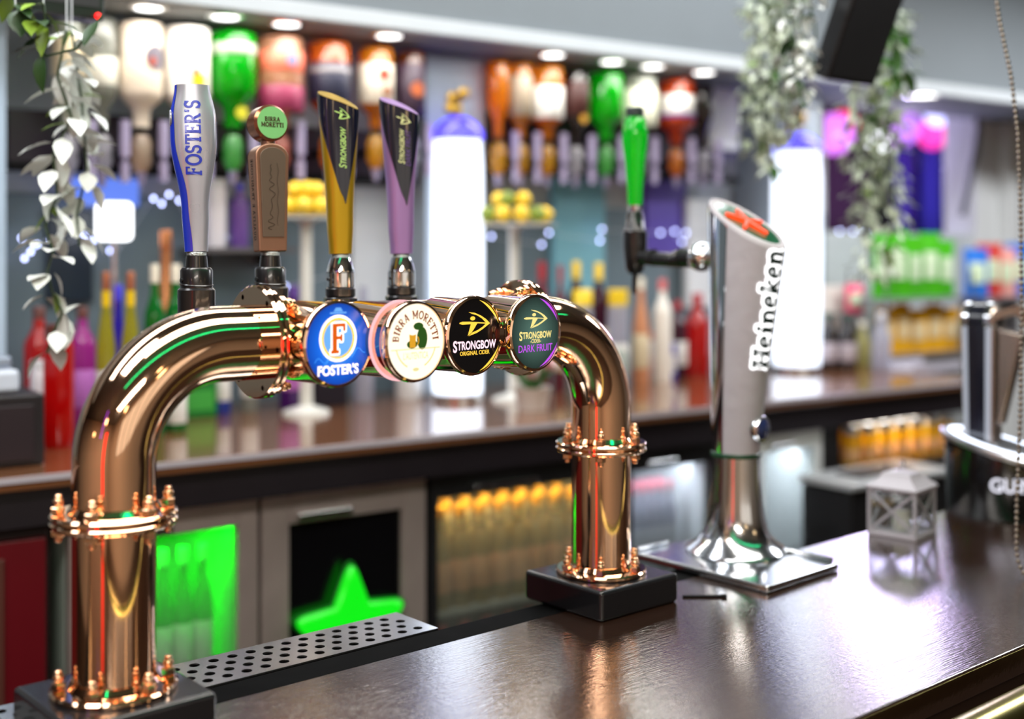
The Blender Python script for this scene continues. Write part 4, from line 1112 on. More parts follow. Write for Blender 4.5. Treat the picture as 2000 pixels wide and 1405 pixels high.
upturned(602, 684, 62, 'upturned whisky bottle with a tall black label and orange liquid', LQ('whisky_orange', (236, 120, 40), .5), None, extra=dark_x, disp=dsp('black-labelled whisky'), tint=('orange', (240, 150, 60)))
def whisk_x(t, r, h): ring_label(t, r, h, .30, .80, mat('label_parchment', (206, 196, 180), .5)); disc_label(t, r, h, .66, .017, mat('label_rust', (150, 60, 40), .5), 'crest', .003); disc_label(t, r, h, .45, .014, mat('label_brown_print', (140, 84, 44), .5), 'seal', .003, .2)
upturned(700, 768, 70, 'upturned pale-labelled whisky bottle with a rust crest', LQ('whisky_gold', (250, 160, 40), .5), None, extra=whisk_x, disp=dsp('pale-labelled whisky'), tint=('gold', (246, 190, 60)))
def rum_x(t, r, h): ring_label(t, r, h, .16, .84, mat('label_dark_plum', (52, 34, 52), .5)); disc_label(t, r, h, .50, .020, mat('label_burnt_orange', (168, 84, 40), .5), 'crest', .003)
upturned(774, 830, 76, 'upturned rum bottle with a dark label and burnt orange crest beside the pillar', LQ('rum', (120, 60, 30), .4), None, extra=rum_x, disp=dsp('dark rum beside the pillar'))
# bay between the two lamp columns
upturned(952, 994, 118, 'slim upturned bottle of bright amber spirit', LQ('bright_amber', (255, 160, 10), .5), None, kind='slim', py_neck=284, disp=dsp('slim amber bottle'), tint=('gold', (246, 190, 60)))
def tan_x(t, r, h): ring_label(t, r, h, .30, .84, mat('label_taupe', (150, 136, 116), .5))
upturned(992, 1040, 96, 'upturned bottle with a taupe label and amber shoulder', LQ('whisky_gold', (250, 160, 40), .5), None, extra=tan_x, py_neck=286, disp=dsp('taupe-labelled bottle'), tint=('gold', (246, 190, 60)))
def wl_x(t, r, h): ring_label(t, r, h, .28, .72, LABW)
upturned(1036, 1100, 100, 'upturned whisky bottle with a wide white label over amber liquid', LQ('whisky_gold', (250, 160, 40), .5), None, extra=wl_x, py_neck=288, disp=dsp('white-labelled whisky'), tint=('gold', (246, 190, 60)))
def bl_x(t, r, h): ring_label(t, r, h, .34, .84, mat('label_black_red', (60, 20, 16), .5)); disc_label(t, r, h, .30, .013, mat('seal_gold', (190, 140, 30), .4), 'seal', .003)
upturned(1098, 1150, 136, 'upturned near-black bottle with a gold seal', mat('bottle_near_black', (22, 14, 14), .15, coat=.6), None, extra=bl_x, py_neck=290, disp=dsp('near-black bottle'))
upturned(1150, 1216, 84, 'upturned bright green bottle between the black and the pale bottle', LQ('vivid_green', (10, 200, 24), .35), None, kind='wine', py_neck=290, disp=dsp('second green bottle'), tint=('lime', (120, 220, 120)))
def pale_x(t, r, h): ring_label(t, r, h, .24, .80, mat('label_ivory', (226, 228, 204), .5))
upturned(1214, 1282, 100, 'upturned bottle with a tall ivory label behind the green faucet handle', LQ('clear_green', (206, 212, 196), .5), None, extra=pale_x, py_neck=292, disp=dsp('ivory-labelled bottle'))
def ob_x(t, r, h): ring_label(t, r, h, .46, .76, LABW); ring_label(t, r, h, .40, .46, mat('label_violet', (96, 60, 130), .5), 'band')
upturned(1286, 1356, 118, 'upturned whisky bottle with orange-red liquid and a white label', LQ('whisky_red', (230, 90, 40), .45), None, extra=ob_x, py_neck=294, disp=dsp('orange-red whisky'), tint=('orange', (240, 150, 60)))
upturned(1354, 1392, 128, 'slim upturned black bottle beside the white trim', mat('bottle_near_black', (22, 14, 14), .15, coat=.6), None, kind='slim', py_neck=296, disp=dsp('slim black bottle'))

# ------------------------------------------------------------------ pillars, lamps, panels of the wall
def pillar(name, px0, px1, m, b0=.60, z0=BACK_Z+.0005, z1=2.07):
    return wall_ab(name, aw(px0, b0), aw(px1, b0), b0, BWALL-.0125, z0, z1, m, .004)
PILM = mat('pillar_paint', (150, 162, 174), .5)
pillar('trim_5', 832, 946, PILM); pillar('trim_6', 1508, 1604, PILM)
pillar('trim_7', 1388, 1444, WHITEW, .64, zF(1415, 292, .64)); pillar('trim_8', -70, 12, mat('pale_blue_jamb', (176, 196, 216), .4), .50)
LAMPW = glow('lamp_column_white', (232, 240, 255), 2.2); LAMPB = glow('lamp_cap_blue', (70, 60, 255), 2.2)
GOLDO = mat('gold_ornament', (186, 150, 60), .3, .8)
def lamp_column(px0, px1, py_top, label, b, powr=5):
    px = (px0+px1)/2; a, zt, m = bb(px, py_top, b); r = (px1-px0)/2*m
    t = bthing('lamp_column', label, 'lamp', a, b, BACK_Z)
    h = zt-BACK_Z
    MB().lathe([(0, .0005), (r*1.02, .0005), (r*1.02, .02), (r*.99, .021)], 40).build('foot', CHROME, t, 40)
    MB().lathe([(r*.93, .0212), (r*.97, .15), (r, h*.55), (r*.97, h*.9), (r*.90, h-.004), (0, h)], 40).build('diffuser', LAMPW, t, 50)
    MB().lathe([(r*.92, h+.0002), (r*1.0, h+.004), (r*.97, h+.02), (r*.72, h+.045), (r*.35, h+.060), (0, h+.062)], 40).build('blue_cap', LAMPB, t, 50)
    o = MB()
    rnd = random.Random(int(px))
    o.tube([(0, 0, h+.0625), (0, 0, h+.125)], .006, 10)
    for k in range(9):
        an = rnd.uniform(0, 6.28); q = rnd.uniform(.1, .32)*r
        o.ball((q*math.cos(an), q*math.sin(an), h+.075+rnd.uniform(0, .05)), .017, 10)
    o.build('gold_finial', GOLDO, t, 60)
    return t
lamp_column(843, 945, 272, 'glowing white lamp column with a blue cap behind the lilac tap handle', .50)
lamp_column(1508, 1604, 296, 'glowing white lamp column with a blue cap behind the frosted tower', .52)
def panel(name, label, px0, px1, py0, py1, m, b, depth=.012, cat='panel'):
    a0, z1_, _ = bb(px0, py0, b); a1, z0_, _ = bb(px1, py1, b)
    z1_, z0_ = zF((px0+px1)/2, py0, b), zF((px0+px1)/2, py1, b)
    o = MB().box(0, a1-a0, 0, depth, 0, z1_-z0_).build(name, m, None, 0, .003, loc=BW(a0, b, z0_), rz=PHI)
    return tag(o, label, cat)
panel('wall_panel', 'pale grey panel on the wall behind the two cider handles', 688, 832, 366, 640, mat('panel_pale', (206, 208, 210), .45), .76, .026)
panel('wall_panel', 'light teal panel on the wall behind the green faucet handle', 1082, 1182, 340, 600, mat('panel_teal', (120, 176, 190), .45), .76, .026)
panel('wall_panel', 'violet panel on the wall beside the light teal panel', 1262, 1342, 345, 500, mat('panel_violet', (84, 60, 160), .45), .76, .026)
panel('wall_panel', 'white panel on the wall beside the violet panel', 1344, 1400, 390, 600, WHITEW, .74, .026)
panel('screen', 'glowing blue till screen behind the white flower garland', 140, 272, 348, 402, glow('screen_blue', (96, 130, 236), 1.0), .70, .02, 'screen')
panel('menu_board', 'dark blue-black board on the wall behind the red liqueur bottles', 92, 182, 410, 590, mat('board_dark_teal', (26, 40, 54), .3), .765, .02, 'board')
# small bright lamp under the optics
a_, z_, m_ = bb(228, 470, .60)
t = bthing('table_lamp', 'small bright white box lamp shining beside the blue screen', 'lamp', a_, .62, BACK_Z)
hl = z_-BACK_Z
MB().cyl(.045, .0005, .012, 28, 0, None, .003).tube([(0,0,.011), (0,0,hl-.001)], .008, 12).build('stem', CHROME, t, 40)
MB().box(-.036, .036, -.036, .036, hl, hl+75*m_).build('shade', glow('lamp_shade_white', (250, 252, 255), 3.2), t, 35, .012, seg=3)

# ------------------------------------------------------------------ things on the back counter
t0 = bb(45, 865, .28)
t = bthing('cash_drawer', 'black till drawer standing on the brown counter', 'till', bb(-60, 860, .10)[0], .10, BACK_Z)
wd = bb(88, 860, .10)[0]-bb(-60, 860, .10)[0]; hh = zF(60, 770, .10)-BACK_Z
MB().box(0, wd, 0, .30, .0005, hh).build('body', mat('till_black', (26, 22, 26), .4), t, 35, .006)
MB().box(.02, wd-.02, -.004, -.0003, .012, hh-.02).build('drawer_front', mat('till_black_front', (36, 26, 32), .35), t, 0, .002)
a0 = bb(-60, 760, .13)[0]; a1 = bb(40, 760, .13)[0]
t = bthing('receipt_printer', 'silver-white receipt printer on top of the black till drawer', 'printer', a0, .13, BACK_Z+hh)
MB().box(0, a1-a0, 0, .2, .0005, .045).build('body', mat('printer_white', (206, 214, 228), .35), t, 35, .01)
MB().box(.01, a1-a0-.01, .02, .18, .0455, .070).build('lid', mat('printer_silver', (150, 160, 176), .3, .4), t, 35, .008)
stand('liqueur_bottle', 'tall red liqueur bottle with a brown cap, nearer the till', 'bottle', 48, 104, 800, 602, 'spirit', LQ('red', (225, 20, 20), .35), pal('brown_cap', (96, 50, 44)), capfrac=.09)
stand('liqueur_bottle', 'red liqueur bottle between the till and the pink bottle', 'bottle', 86, 144, 806, 636, 'jar', LQ('red', (225, 20, 20), .35), pal('brown_cap', (96, 50, 44)), None, b=.30)
stand('liqueur_bottle', 'pink liqueur bottle beside the red bottles', 'bottle', 136, 186, 792, 602, 'spirit', LQ('pink', (220, 70, 190), .35), pal('brown_cap', (96, 50, 44)), mat('label_mauve', (190, 110, 190), .5), capfrac=.09)
stand('jar', 'white plastic jar in front of the red bottle', 'jar', 60, 96, 790, 706, 'jar', mat('jar_white', (226, 220, 226), .4), pal('white_cap', (220, 220, 224)), None, b=.52)
for k, (x0, x1, w_) in enumerate(((188, 226, 'nearer the pink bottle'), (236, 274, 'nearer the green bottles'))):
    stand('liqueur_bottle', 'bottle of yellow liqueur with a copper pourer, '+w_, 'bottle', x0, x1, 800, 535, 'slim', LQ('lemon', (214, 206, 70), .45), mat('copper_pourer', (190, 120, 90), .3, .8), LABW, b=.34, lab_z=(.08, .42), neck=pal('yellow_collar', (240, 200, 10)), capfrac=.10)
stand('gin_bottle', 'violet-blue bottle between the two yellow liqueur bottles', 'bottle', 212, 250, 770, 560, 'slim', LQ('violet', (70, 50, 220), .4), pal('violet_cap', (70, 60, 210)), None, b=.46)
for k, (x0, x1, w_) in enumerate(((282, 322, 'behind the arch, nearer the yellow liqueurs'), (322, 364, 'behind the arch, nearer the first black tap valve'))):
    stand('gin_bottle', 'dark green bottle with a pale cap '+w_, 'bottle', x0, x1, 800, 520, 'spirit', LQ('deep_green', (20, 150, 50), .35), pal('cream_cap', (236, 226, 206)), LABW if k else None, b=.36+.03*k, lab_z=(.05, .24))
t = stand('cocktail_shaker', 'copper-coloured cocktail shaker beside the blue striped handle', 'shaker', 296, 352, 780, 455, 'slim', mat('shaker_copper', (206, 140, 96), .2, .9), mat('shaker_cap', (190, 120, 80), .25, .9), None, b=.56)
def boxthing(name, label, cat, px0, px1, py_base, py_top, m, m2=None, b=None, depth=.09):
    px = (px0+px1)/2
    if b is None: b = min(b_for(px, py_base), .56)
    a0, zt, mm = bb(px0, py_top, b); a1 = bb(px1, py_top, b)[0]
    t = bthing(name, label, cat, a0, b, BACK_Z); h = zt-BACK_Z
    MB().box(0, a1-a0, 0, depth, .0005, h).build('carton', m, t, 35, .003)
    if m2: MB().box(.008, a1-a0-.008, -.001, -.0002, h*.2, h*.7).build('printed_panel', m2, t, 0)
    return t
# below the rail, between the two legs of the copper arch
boxthing('crate', 'green crate on the counter seen under the copper arch', 'crate', 356, 424, 792, 742, mat('crate_green', (22, 120, 40), .45), mat('crate_green_panel', (60, 160, 60), .5), None, .10)
stand('gin_bottle', 'blue gin bottle under the arch beside the green crate', 'bottle', 418, 450, 792, 640, 'spirit', LQ('blue', (50, 90, 220), .4), pal('silver_cap', (190, 190, 200)), LABW)
stand('gin_bottle', 'clear gin bottle under the arch beside the blue bottle', 'bottle', 470, 505, 786, 610, 'spirit', LQ('clear_grey', (196, 198, 186), .55), pal('silver_cap', (190, 190, 200)), LABW)
stand('gin_bottle', 'purple gin bottle under the first round badge', 'bottle', 545, 600, 775, 560, 'spirit', LQ('purple', (110, 40, 150), .35), pal('purple_cap', (90, 50, 140)), mat('label_mauve', (190, 110, 190), .5))
boxthing('carton', 'black carton beside the purple gin bottle', 'carton', 616, 680, 765, 690, mat('carton_black', (20, 14, 26), .4), None, None, .10)
stand('vase', 'clear glass vase in front of the pale grey wall panel', 'vase', 690, 730, 752, 560, 'wine', LQ('clear_pale', (214, 214, 228), .3))
stand('carafe', 'white carafe on the counter under the cream badge', 'carafe', 772, 826, 752, 600, 'slim', mat('carafe_white', (216, 216, 216), .3, coat=.4))
# small wall shelf seen between the first two tap handles
sa0, sa1 = aw(384, .66), aw(566, .66); sz = zF(475, 484, .66)
t = bthing('wall_shelf', 'narrow grey wall shelf seen between the blue striped and bronze handles', 'shelf', sa0, .615, sz)
MB().box(0, sa1-sa0, 0, .170, -.012, 0).build('board', mat('rack_grey', (120, 116, 120), .4, .5), t, 0, .001)
for q in (.03, sa1-sa0-.04): MB().box(q, q+.01, .06, .170, -.05, -.0125).build('bracket', BLACKM, t, 0)
def on_shelf(name, label, cat, px0, px1, py_top, kind, body, cap=None, lab=None, **k):
    loc, r, h, b = row_bottle(px0, px1, 484, py_top, .668, sz+.0008)
    return bottle(name, label, cat, loc, r, h, kind, body, cap, lab, **k)
on_shelf('jar', 'tall white jar on the narrow grey wall shelf', 'jar', 402, 442, 352, 'jar', mat('jar_white', (226, 220, 226), .4), pal('white_cap', (220, 220, 224)), None)
on_shelf('liqueur_bottle', 'lilac bottle on the narrow grey wall shelf beside the white jar', 'bottle', 450, 486, 360, 'spirit', LQ('lilac', (176, 130, 220), .4), pal('violet_cap', (70, 60, 210)), None)
on_shelf('liqueur_bottle', 'dark green bottle on the narrow wall shelf behind the bronze handle', 'bottle', 500, 532, 366, 'spirit', LQ('deep_green', (20, 150, 50), .35), pal('cream_cap', (236, 226, 206)), LABW)
# lemons on white stands
def fruit_stand(label, group, px, py_plate, py_base, rpx, n, cols, b, m_post):
    a, zp, m = bb(px, py_plate, b)
    t = bthing('cake_stand', label, 'stand', a, b, BACK_Z); h = zp-BACK_Z; R = rpx*m
    MB().lathe([(0,.0005),(.06,.0005),(.058,.008),(.016,.022),(.014,h-.016),(.03,h-.008),(R,h-.004),(R,h),(.0,h)], 36).build('stand', m_post, t, 45)
    rnd = random.Random(int(px)); base = None
    placed_ = []
    for k in range(n):
        if k < n*.65: q = R*.72; an = 2*PI*k/(n*.65); z = .026
        else: q = R*.34; an = 2*PI*k/(n*.35)+.4; z = .066
        r = .022
        P = BW(a, b) + Vector((q*math.cos(an), q*math.sin(an), zp+z+.0006))
        col = cols[k % len(cols)]
        o = MB()
        o.lathe([(0,-1.18),(.12,-1.13),(.25,-1.0),(.62,-.76),(.93,-.32),(1,0),(.93,.32),(.62,.76),(.25,1.0),(.12,1.13),(0,1.18)], 16, 0, Matrix.Scale(r, 4))
        ob = o.build('lemon' if col[0] == 'y' else 'lime', mat('peel_'+col[0], col[1], .4, bump=.15, bscale=150), None, 60, loc=P)
        ob.rotation_euler = (PI/2+rnd.uniform(-.12, .12), 0, rnd.uniform(0, 6.28))
        tag(ob, ('yellow lemon' if col[0] == 'y' else 'green lime')+' in the heap on the stand '+group, 'lemon' if col[0] == 'y' else 'lime', ('lemons' if col[0] == 'y' else 'limes')+' on the stand '+group)
Yc, Gc = ('y', (236, 196, 40)), ('g', (120, 140, 40))
fruit_stand('white cake stand with lemons behind the lit lamp column', 'between lamp column and faucet', 1004, 438, 600, 84, 16, [Yc, Yc, Gc], .40, mat('stand_white', (220, 218, 210), .3, coat=.4))
fruit_stand('white cake stand with lemons behind the bronze tap handle', 'behind the bronze handle', 598, 424, 600, 62, 12, [Yc], .48, mat('stand_white', (220, 218, 210), .3, coat=.4))
# bottles and jars between the second column and the frosted tower
for k, (x0, x1, yt, col, cap, w_) in enumerate((
    (1040, 1076, 515, ('rose', (170, 70, 90)), ('red_cap', (222, 40, 50)), 'red-capped dark rose bottle nearest the copper flange'),
    (1082, 1106, 522, ('rose', (170, 70, 90)), ('red_cap', (222, 40, 50)), 'slimmer red-capped bottle beside the first red-capped one'),
    (1106, 1144, 514, ('claret', (96, 30, 60)), ('yellow_cap', (246, 208, 40)), 'yellow-capped claret bottle beside the red caps'),
    (1150, 1188, 517, ('claret', (96, 30, 60)), ('yellow_cap', (246, 208, 40)), 'yellow-capped claret bottle nearest the faucet nozzle'))):
    stand('cordial_bottle', w_, 'bottle', x0, x1, 735, yt, 'spirit', LQ(*col, .4), pal(*cap), LABC, b=.52, capfrac=.13, cap_r=None)
for k, (x0, x1, yt, yb, w_) in enumerate(((1118, 1158, 568, 742, 'nearer the copper bend'), (1186, 1228, 568, 738, 'under the faucet nozzle'))):
    stand('jar', 'clear jar with a yellow lid '+w_, 'jar', x0, x1, yb, yt, 'jar', LQ('clear_pale', (214, 214, 228), .3), pal('yellow_cap', (246, 208, 40)), LABW, b=.40, capfrac=.16)
stand('sauce_bottle', 'brown and cream bottle under the black faucet arm', 'bottle', 1236, 1268, 735, 545, 'slim', mat('bottle_tan', (206, 140, 100), .35), pal('cream_cap', (236, 226, 206)), LABC, b=.50)
stand('sauce_bottle', 'white bottle beside the brown and cream bottle', 'bottle', 1276, 1312, 735, 548, 'spirit', mat('bottle_white', (244, 238, 228), .25, coat=.5), pal('rose_cap', (214, 110, 110)), None, b=.52)
stand('canister', 'white canister with a red lid standing on the brown counter', 'canister', 1240, 1288, 722, 650, 'jar', mat('jar_white', (226, 220, 226), .4), pal('red_cap', (222, 40, 50)), mat('label_pinkish', (226, 200, 206), .5), capfrac=.2)
boxthing('carton', 'small blue carton beside the white canister', 'carton', 1297, 1322, 722, 672, mat('carton_blue', (40, 50, 160), .4), LABW, None, .06)
stand('cordial_bottle', 'large red bottle beside the frosted tower', 'bottle', 1338, 1386, 724, 575, 'wine', LQ('red', (225, 20, 20), .35), pal('red_cap', (222, 40, 50)), None)
stand('cordial_bottle', 'dark red bottle behind the blue carton', 'bottle', 1304, 1342, 730, 590, 'spirit', LQ('claret', (96, 30, 60), .4), pal('red_cap', (222, 40, 50)), LABW)
for k, x in enumerate((1120, 1165, 1208)):
    stand('tumbler', 'clear tumbler glass on the counter, %s from the copper bend' % ORD[k], 'glass', x-18, x+18, 745-k*3, 690-k*3, 'jar', pane_mat('tumbler_glass', (228, 236, 232)), b=.30)
# pot of tulips under the rail
fa, fb = bb(1040, 780, .22)[0], .22
t = bthing('potted_tulips', 'white pot of pink and white tulips under the dark green badge', 'plant', fa, fb, BACK_Z)
MB().lathe([(0,.0005),(.038,.0005),(.048,.055),(.050,.058),(.046,.058),(.040,.045),(0,.045)], 28).build('pot', mat('pot_white', (206, 196, 190), .4), t, 40)
rnd = random.Random(3); lf = MB()
for k in range(16):
    an = rnd.uniform(0, 6.28); ln_ = rnd.uniform(.05, .10); dx, dy = math.cos(an), math.sin(an)
    top = Vector((dx*ln_*.8, dy*ln_*.8, .05+ln_*.9))
    lf.tube([(dx*.01, dy*.01, .045), (dx*ln_*.35, dy*ln_*.35, .05+ln_*.5), top], .0022, 6)
    lf.add([(dx*.012,dy*.012,.045), (dx*ln_*.6-dy*.010, dy*ln_*.6+dx*.010, .045+ln_*.6), (dx*ln_*1.05, dy*ln_*1.05, .045+ln_*.75), (dx*ln_*.6+dy*.010, dy*ln_*.6-dx*.010, .045+ln_*.6)], [(0,1,2,3)])
    MB().ball(top, .015, 10, 0, (.8, .8, 1.15)).build('flower', mat('tulip_pink', (222, 120, 140), .5) if k % 2 else mat('tulip_white', (230, 220, 214), .5), t, 60)
lf.build('leaves', mat('tulip_leaf', (52, 110, 40), .5), t, 0)

# ---- beyond the frosted tower
proto = None
for k, x in enumerate((1535, 1576, 1618, 1655)):
    stand('mixer_bottle', 'small dark bottle with a pale label, %s from the frosted tower' % ORD[k], 'bottle', x-18, x+18, 722, 612, 'beer', mat('bottle_dark_glass', (26, 18, 22), .12, coat=.6), pal('dark_green_cap', (20, 60, 46)), mat('label_greyish', (176, 164, 170), .5), group='small dark mixer bottles')
stand('bottle', 'pale yellow bottle beside the small dark bottles', 'bottle', 1668, 1700, 716, 630, 'slim', LQ('straw', (220, 214, 150), .4), pal('cream_cap', (236, 226, 206)))
stand('bottle', 'frosted clear bottle below the hanging garland', 'bottle', 1704, 1740, 724, 612, 'slim', LQ('clear_pale', (214, 214, 228), .3), pal('white_cap', (220, 220, 224)))
# folded white napkin stack
na, nz, nm = bb(1634, 612, .60)
boxthing('napkin_holder', 'white folded napkins in a holder behind the dark bottles', 'napkins', 1606, 1664, 700, 560, mat('napkin_white', (226, 216, 208), .7), None, .62, .06)
# crisp packets on a two-tier wire rack
ra0, ra1 = aw(1700, .50), aw(1868, .50)
zs1, zs2 = zF(1780, 582, .50), zF(1780, 690, .50)
t = bthing('wire_rack', 'grey wire rack holding the green and yellow crisp packets', 'rack', ra0, .43, BACK_Z)
wq = ra1-ra0
g = MB()
for zz in (zs2-BACK_Z, zs1-BACK_Z):
    g.box(0, wq, 0, .17, zz-.006, zz-.001)
for x in (0, wq-.006):
    for y in (0, .164): g.box(x, x+.006, y, y+.006, .0005, zs1-BACK_Z+.10)
g.build('frame', mat('rack_grey', (120, 116, 120), .4, .5), t, 0)
def packet_mesh(w, h, d):
    def f(sgn):
        def q(i, j):
            x = (i-.5)*w*(1-.06*math.sin(PI*j)); z = j*h
            bul = d*math.sin(PI*i)**.6*math.sin(PI*min(1, max(0, (j-.06)/.88)))**.7 if 0 < i < 1 and .06 < j < .94 else .0006
            return (x, sgn*max(bul, .0006)*(1+.10*math.sin(13*i+9*j)), z)
        return q
    return MB().grid(f(-1), 10, 14).grid(f(1), 10, 14)
def packet(label, group, px, py_b, py_t, wpx, m, m2, b, z, lean=0., zr=0.):
    a, zt, mm = bb(px, py_t, b)
    t = bthing('crisp_packet', label, 'crisp packet', a, b, z+.0008, group, zr)
    h = zt-z; w = wpx*mm
    o = packet_mesh(w, h, .014).build('bag', m, t, 60)
    def lab(i, j):
        x = (i-.5)*w*.62; jj = .28+.42*j; ii = .5+(i-.5)*.62
        return (x, -(.014*math.sin(PI*ii)**.6*math.sin(PI*(jj-.06)/.88)**.7*(1.1))-.0015, jj*h)
    MB().grid(lab, 8, 6).build('printed_panel', m2, t, 60)
    t.rotation_euler.x = lean
    return t
GB = mat('packet_green', (70, 176, 20), .3, coat=.4); GBL = mat('packet_pale', (206, 224, 190), .4)
YB = mat('packet_yellow', (244, 178, 10), .3, coat=.4); YBL = mat('packet_cream', (230, 206, 160), .4)
for k in range(5):
    packet('green crisp packet on the upper tier, %s from the pink packet' % ORD[k], 'green crisp packets', 1722+k*31, 582, [458, 450, 462, 455, 470][k], [46, 50, 44, 48, 45][k], GB, GBL, .52, zs1, 0, [-.25, -.4, -.1, -.35, -.2][k])
for k in range(5):
    packet('yellow crisp packet on the lower tier, %s from the pink packet' % ORD[k], 'yellow crisp packets', 1730+k*31, 690, [600, 592, 604, 594, 602][k], [46, 44, 49, 45, 48][k], YB, YBL, .52, zs2, 0, [-.2, -.1, -.4, -.3, -.25][k])
packet('pink crisp packet beside the yellow packets', 'pink crisp packets', 1668, 640, 556, 40, mat('packet_pink', (236, 60, 110), .3, coat=.4), GBL, .57, zF(1692, 612, .57), 0, -.3)
t = bthing('small_shelf', 'narrow grey shelf carrying the pink crisp packet', 'shelf', aw(1650, .55), .515, BACK_Z)
hz = zF(1692, 612, .57)-BACK_Z
MB().box(0, .075, 0, .09, hz-.006, hz).build('board', mat('rack_grey', (120, 116, 120), .4, .5), t, 0)
for q in (0, .069): MB().box(q, q+.006, .04, .05, .0005, hz-.0062).build('leg', mat('rack_grey', (120, 116, 120), .4, .5), t, 0)
# sweets rack at the far end: blue and red packets
wa0, wa1 = ra1+.03, aw(2040, .42); zq = zF(1940, 580, .42)
t = bthing('display_shelf', 'grey display shelf with blue and red packets behind the stout tap', 'shelf', wa0, .36, BACK_Z)
MB().box(0, wa1-wa0, 0, .2, zq-BACK_Z-.012, zq-BACK_Z).build('board', mat('rack_grey', (120, 116, 120), .4, .5), t, 0, .002)
for q in (.01, .22): MB().box(q, q+.02, .05, .15, .0005, zq-BACK_Z-.0125).build('leg', mat('rack_grey', (120, 116, 120), .4, .5), t, 0)
BBg = mat('packet_blue', (30, 110, 206), .3, coat=.4); RBg = mat('packet_red', (196, 60, 50), .3, coat=.4); PBg = mat('packet_blush', (226, 160, 150), .3, coat=.4)
for k, (px, m, nm) in enumerate(((1906, BBg, 'blue packet nearest the green crisp packets'), (1932, RBg, 'red packet between the two blue packets'), (1960, PBg, 'blush packet beside the red packet'), (1988, BBg, 'blue packet behind the bead chain'))):
    packet(nm, 'packets on the display shelf', px, 580, 486-(k % 2)*10, 52, m, GBL, .46, zq, 0, -.5)
# plates and trays on the counter end
for k, (x0, x1, yb, yt, w_) in enumerate(((1768, 1868, 714, 690, 'lower'),)):
    pass
t = bthing('serving_tray', 'pale grey serving tray under the yellow crisp packets', 'tray', aw(1766, .26), .22, BACK_Z)
MB().box(0, .26, 0, .16, .0005, .012).box(0, .26, 0, .006, .012, .03).box(0, .26, .154, .16, .012, .03).build('tray', mat('tray_grey', (176, 172, 184), .35), t, 0, .002)

# ------------------------------------------------------------------ rack of small bottles and white tray at the end
ga0, ga1 = aw(1672, .02), aw(1880, .02)
zg1 = zF(1770, 905, .02)
t = bthing('drinks_rack', 'dark rack of small yellow bottles below the counter end', 'rack', ga0, .02, .05)
MB().box(0, ga1-ga0, 0, .36, 0, zg1-.05).build('base_cabinet', COOLB, t, 0, .004)
MB().box(0, ga1-ga0, .34, .36, zg1-.05+.0005, FT-.052).build('back_board', mat('rack_back', (40, 36, 40), .5), t, 0)
l = area('rack_lamp', (0,0,0), (math.radians(10), 0, 0), .3, .04, .9, (1, .93, .75)); l.parent = t; l.location = ((ga1-ga0)/2, .08, FT-.06)
proto = None
for j in range(2):
    for k in range(7):
        a = ga0+.028+(ga1-ga0-.056)*k/6; b = .06+j*.075
        if proto is None: proto = bottle('juice_bottle', 'small yellow juice bottle with a silver cap in the end rack', 'bottle', BW(a, b, zg1+.001), .0235, .118, 'jar', LQ('juice', (246, 206, 60), .3), pal('silver_cap', (190, 190, 200)), mat('label_peach', (230, 176, 120), .5), 'juice bottles in the end rack', rz=PHI, seg=16, capfrac=.2)
        else: o = copy_tree(proto); o.location = BW(a, b, zg1+.001)
ta0 = aw(1640, -.16); zt_ = zF(1735, 918, -.12)
t = bthing('steel_sink', 'white-rimmed steel ice sink standing behind the lantern', 'sink', ta0, -.20, .04)
MB().box(0, .42, 0, .17, 0, zt_-.06).build('stand', COOLB, t, 0, .003)
MB().box(-.01, .43, -.01, .18, zt_-.0595, zt_-.04).build('rim', mat('sink_rim_white', (196, 198, 200), .3, .4), t, 35, .005)
MB().box(.08, .30, .03, .12, zt_-.0398, zt_-.032).build('lid', mat('sink_lid_dark', (60, 60, 64), .4), t, 0, .002)

# ------------------------------------------------------------------ string of blue-white fairy lights along the wall
t = bthing('string_lights', 'string of cold blue-white fairy lights along the wall above the counter', 'string lights', 0, BWALL-.075, 0)
pts = []
bulbs = MB()
rnd = random.Random(11)
FL = [(42,465),(60,492),(48,505),(72,478),(100,468),(120,480),(165,462),(182,470),(215,490),(225,500),(300,388),(316,398),(392,470),(420,470),(440,462),(560,560),(960,462),(1058,478),(1072,455),(1172,470),(1176,448),(1290,455),(1318,452),(1332,472),(1340,455),(1640,452),(1666,452),(1690,455),(350,392),(330,380)]
FL.sort()
for x, y in FL:
    a, z, m = bb(x, y, BWALL-.075); pts.append((a, 0, z)); bulbs.ball((a, 0, z), .0045, 8, 0, (1, 1, 1.2))
MB().tube([(a, .008, z) for a, _, z in pts], .0012, 6).build('wire', mat('wire_white', (200, 204, 210), .5), t, 60)
bulbs.build('bulbs', glow('fairy_bulb', (190, 200, 255), 8), t, 60)['kind'] = 'stuff'

# ------------------------------------------------------------------ soffit downlights
DL = [(238, 12), (330, 30), (420, 18), (505, 30), (565, 45), (690, 72), (1098, 60), (1112, 76), (1215, 72), (1236, 92), (1290, 90), (1330, 150)]
def downlight(px, b, label, r=.032, es=5., group='soffit downlights'):
    a = bb(px, 60, b)[0]
    t = bthing('downlight', label, 'ceiling light', a, b, 2.075, group)
    MB().lathe([(r, -.0002), (r*1.35, -.0002), (r*1.35, -.006), (r, -.008)], 28).build('ring', CHROME, t, 40)
    MB().cyl(r, -.005, -.0005, 28).build('lens', glow('downlight_lens', (255, 250, 244), es), t, 0)
dls = (('over the cream bottle', 290), ('over the large green bottle', 440), ('over the coral-labelled bottle', 560), ('over the rum bottle', 760), ('over the white-labelled whisky', 1080), ('over the second green bottle', 1195), ('over the ivory-labelled bottle', 1275), ('over the slim black bottle', 1375))
for k, (w_, px) in enumerate(dls):
    downlight(px, .42, 'small chrome downlight in the soffit '+w_)
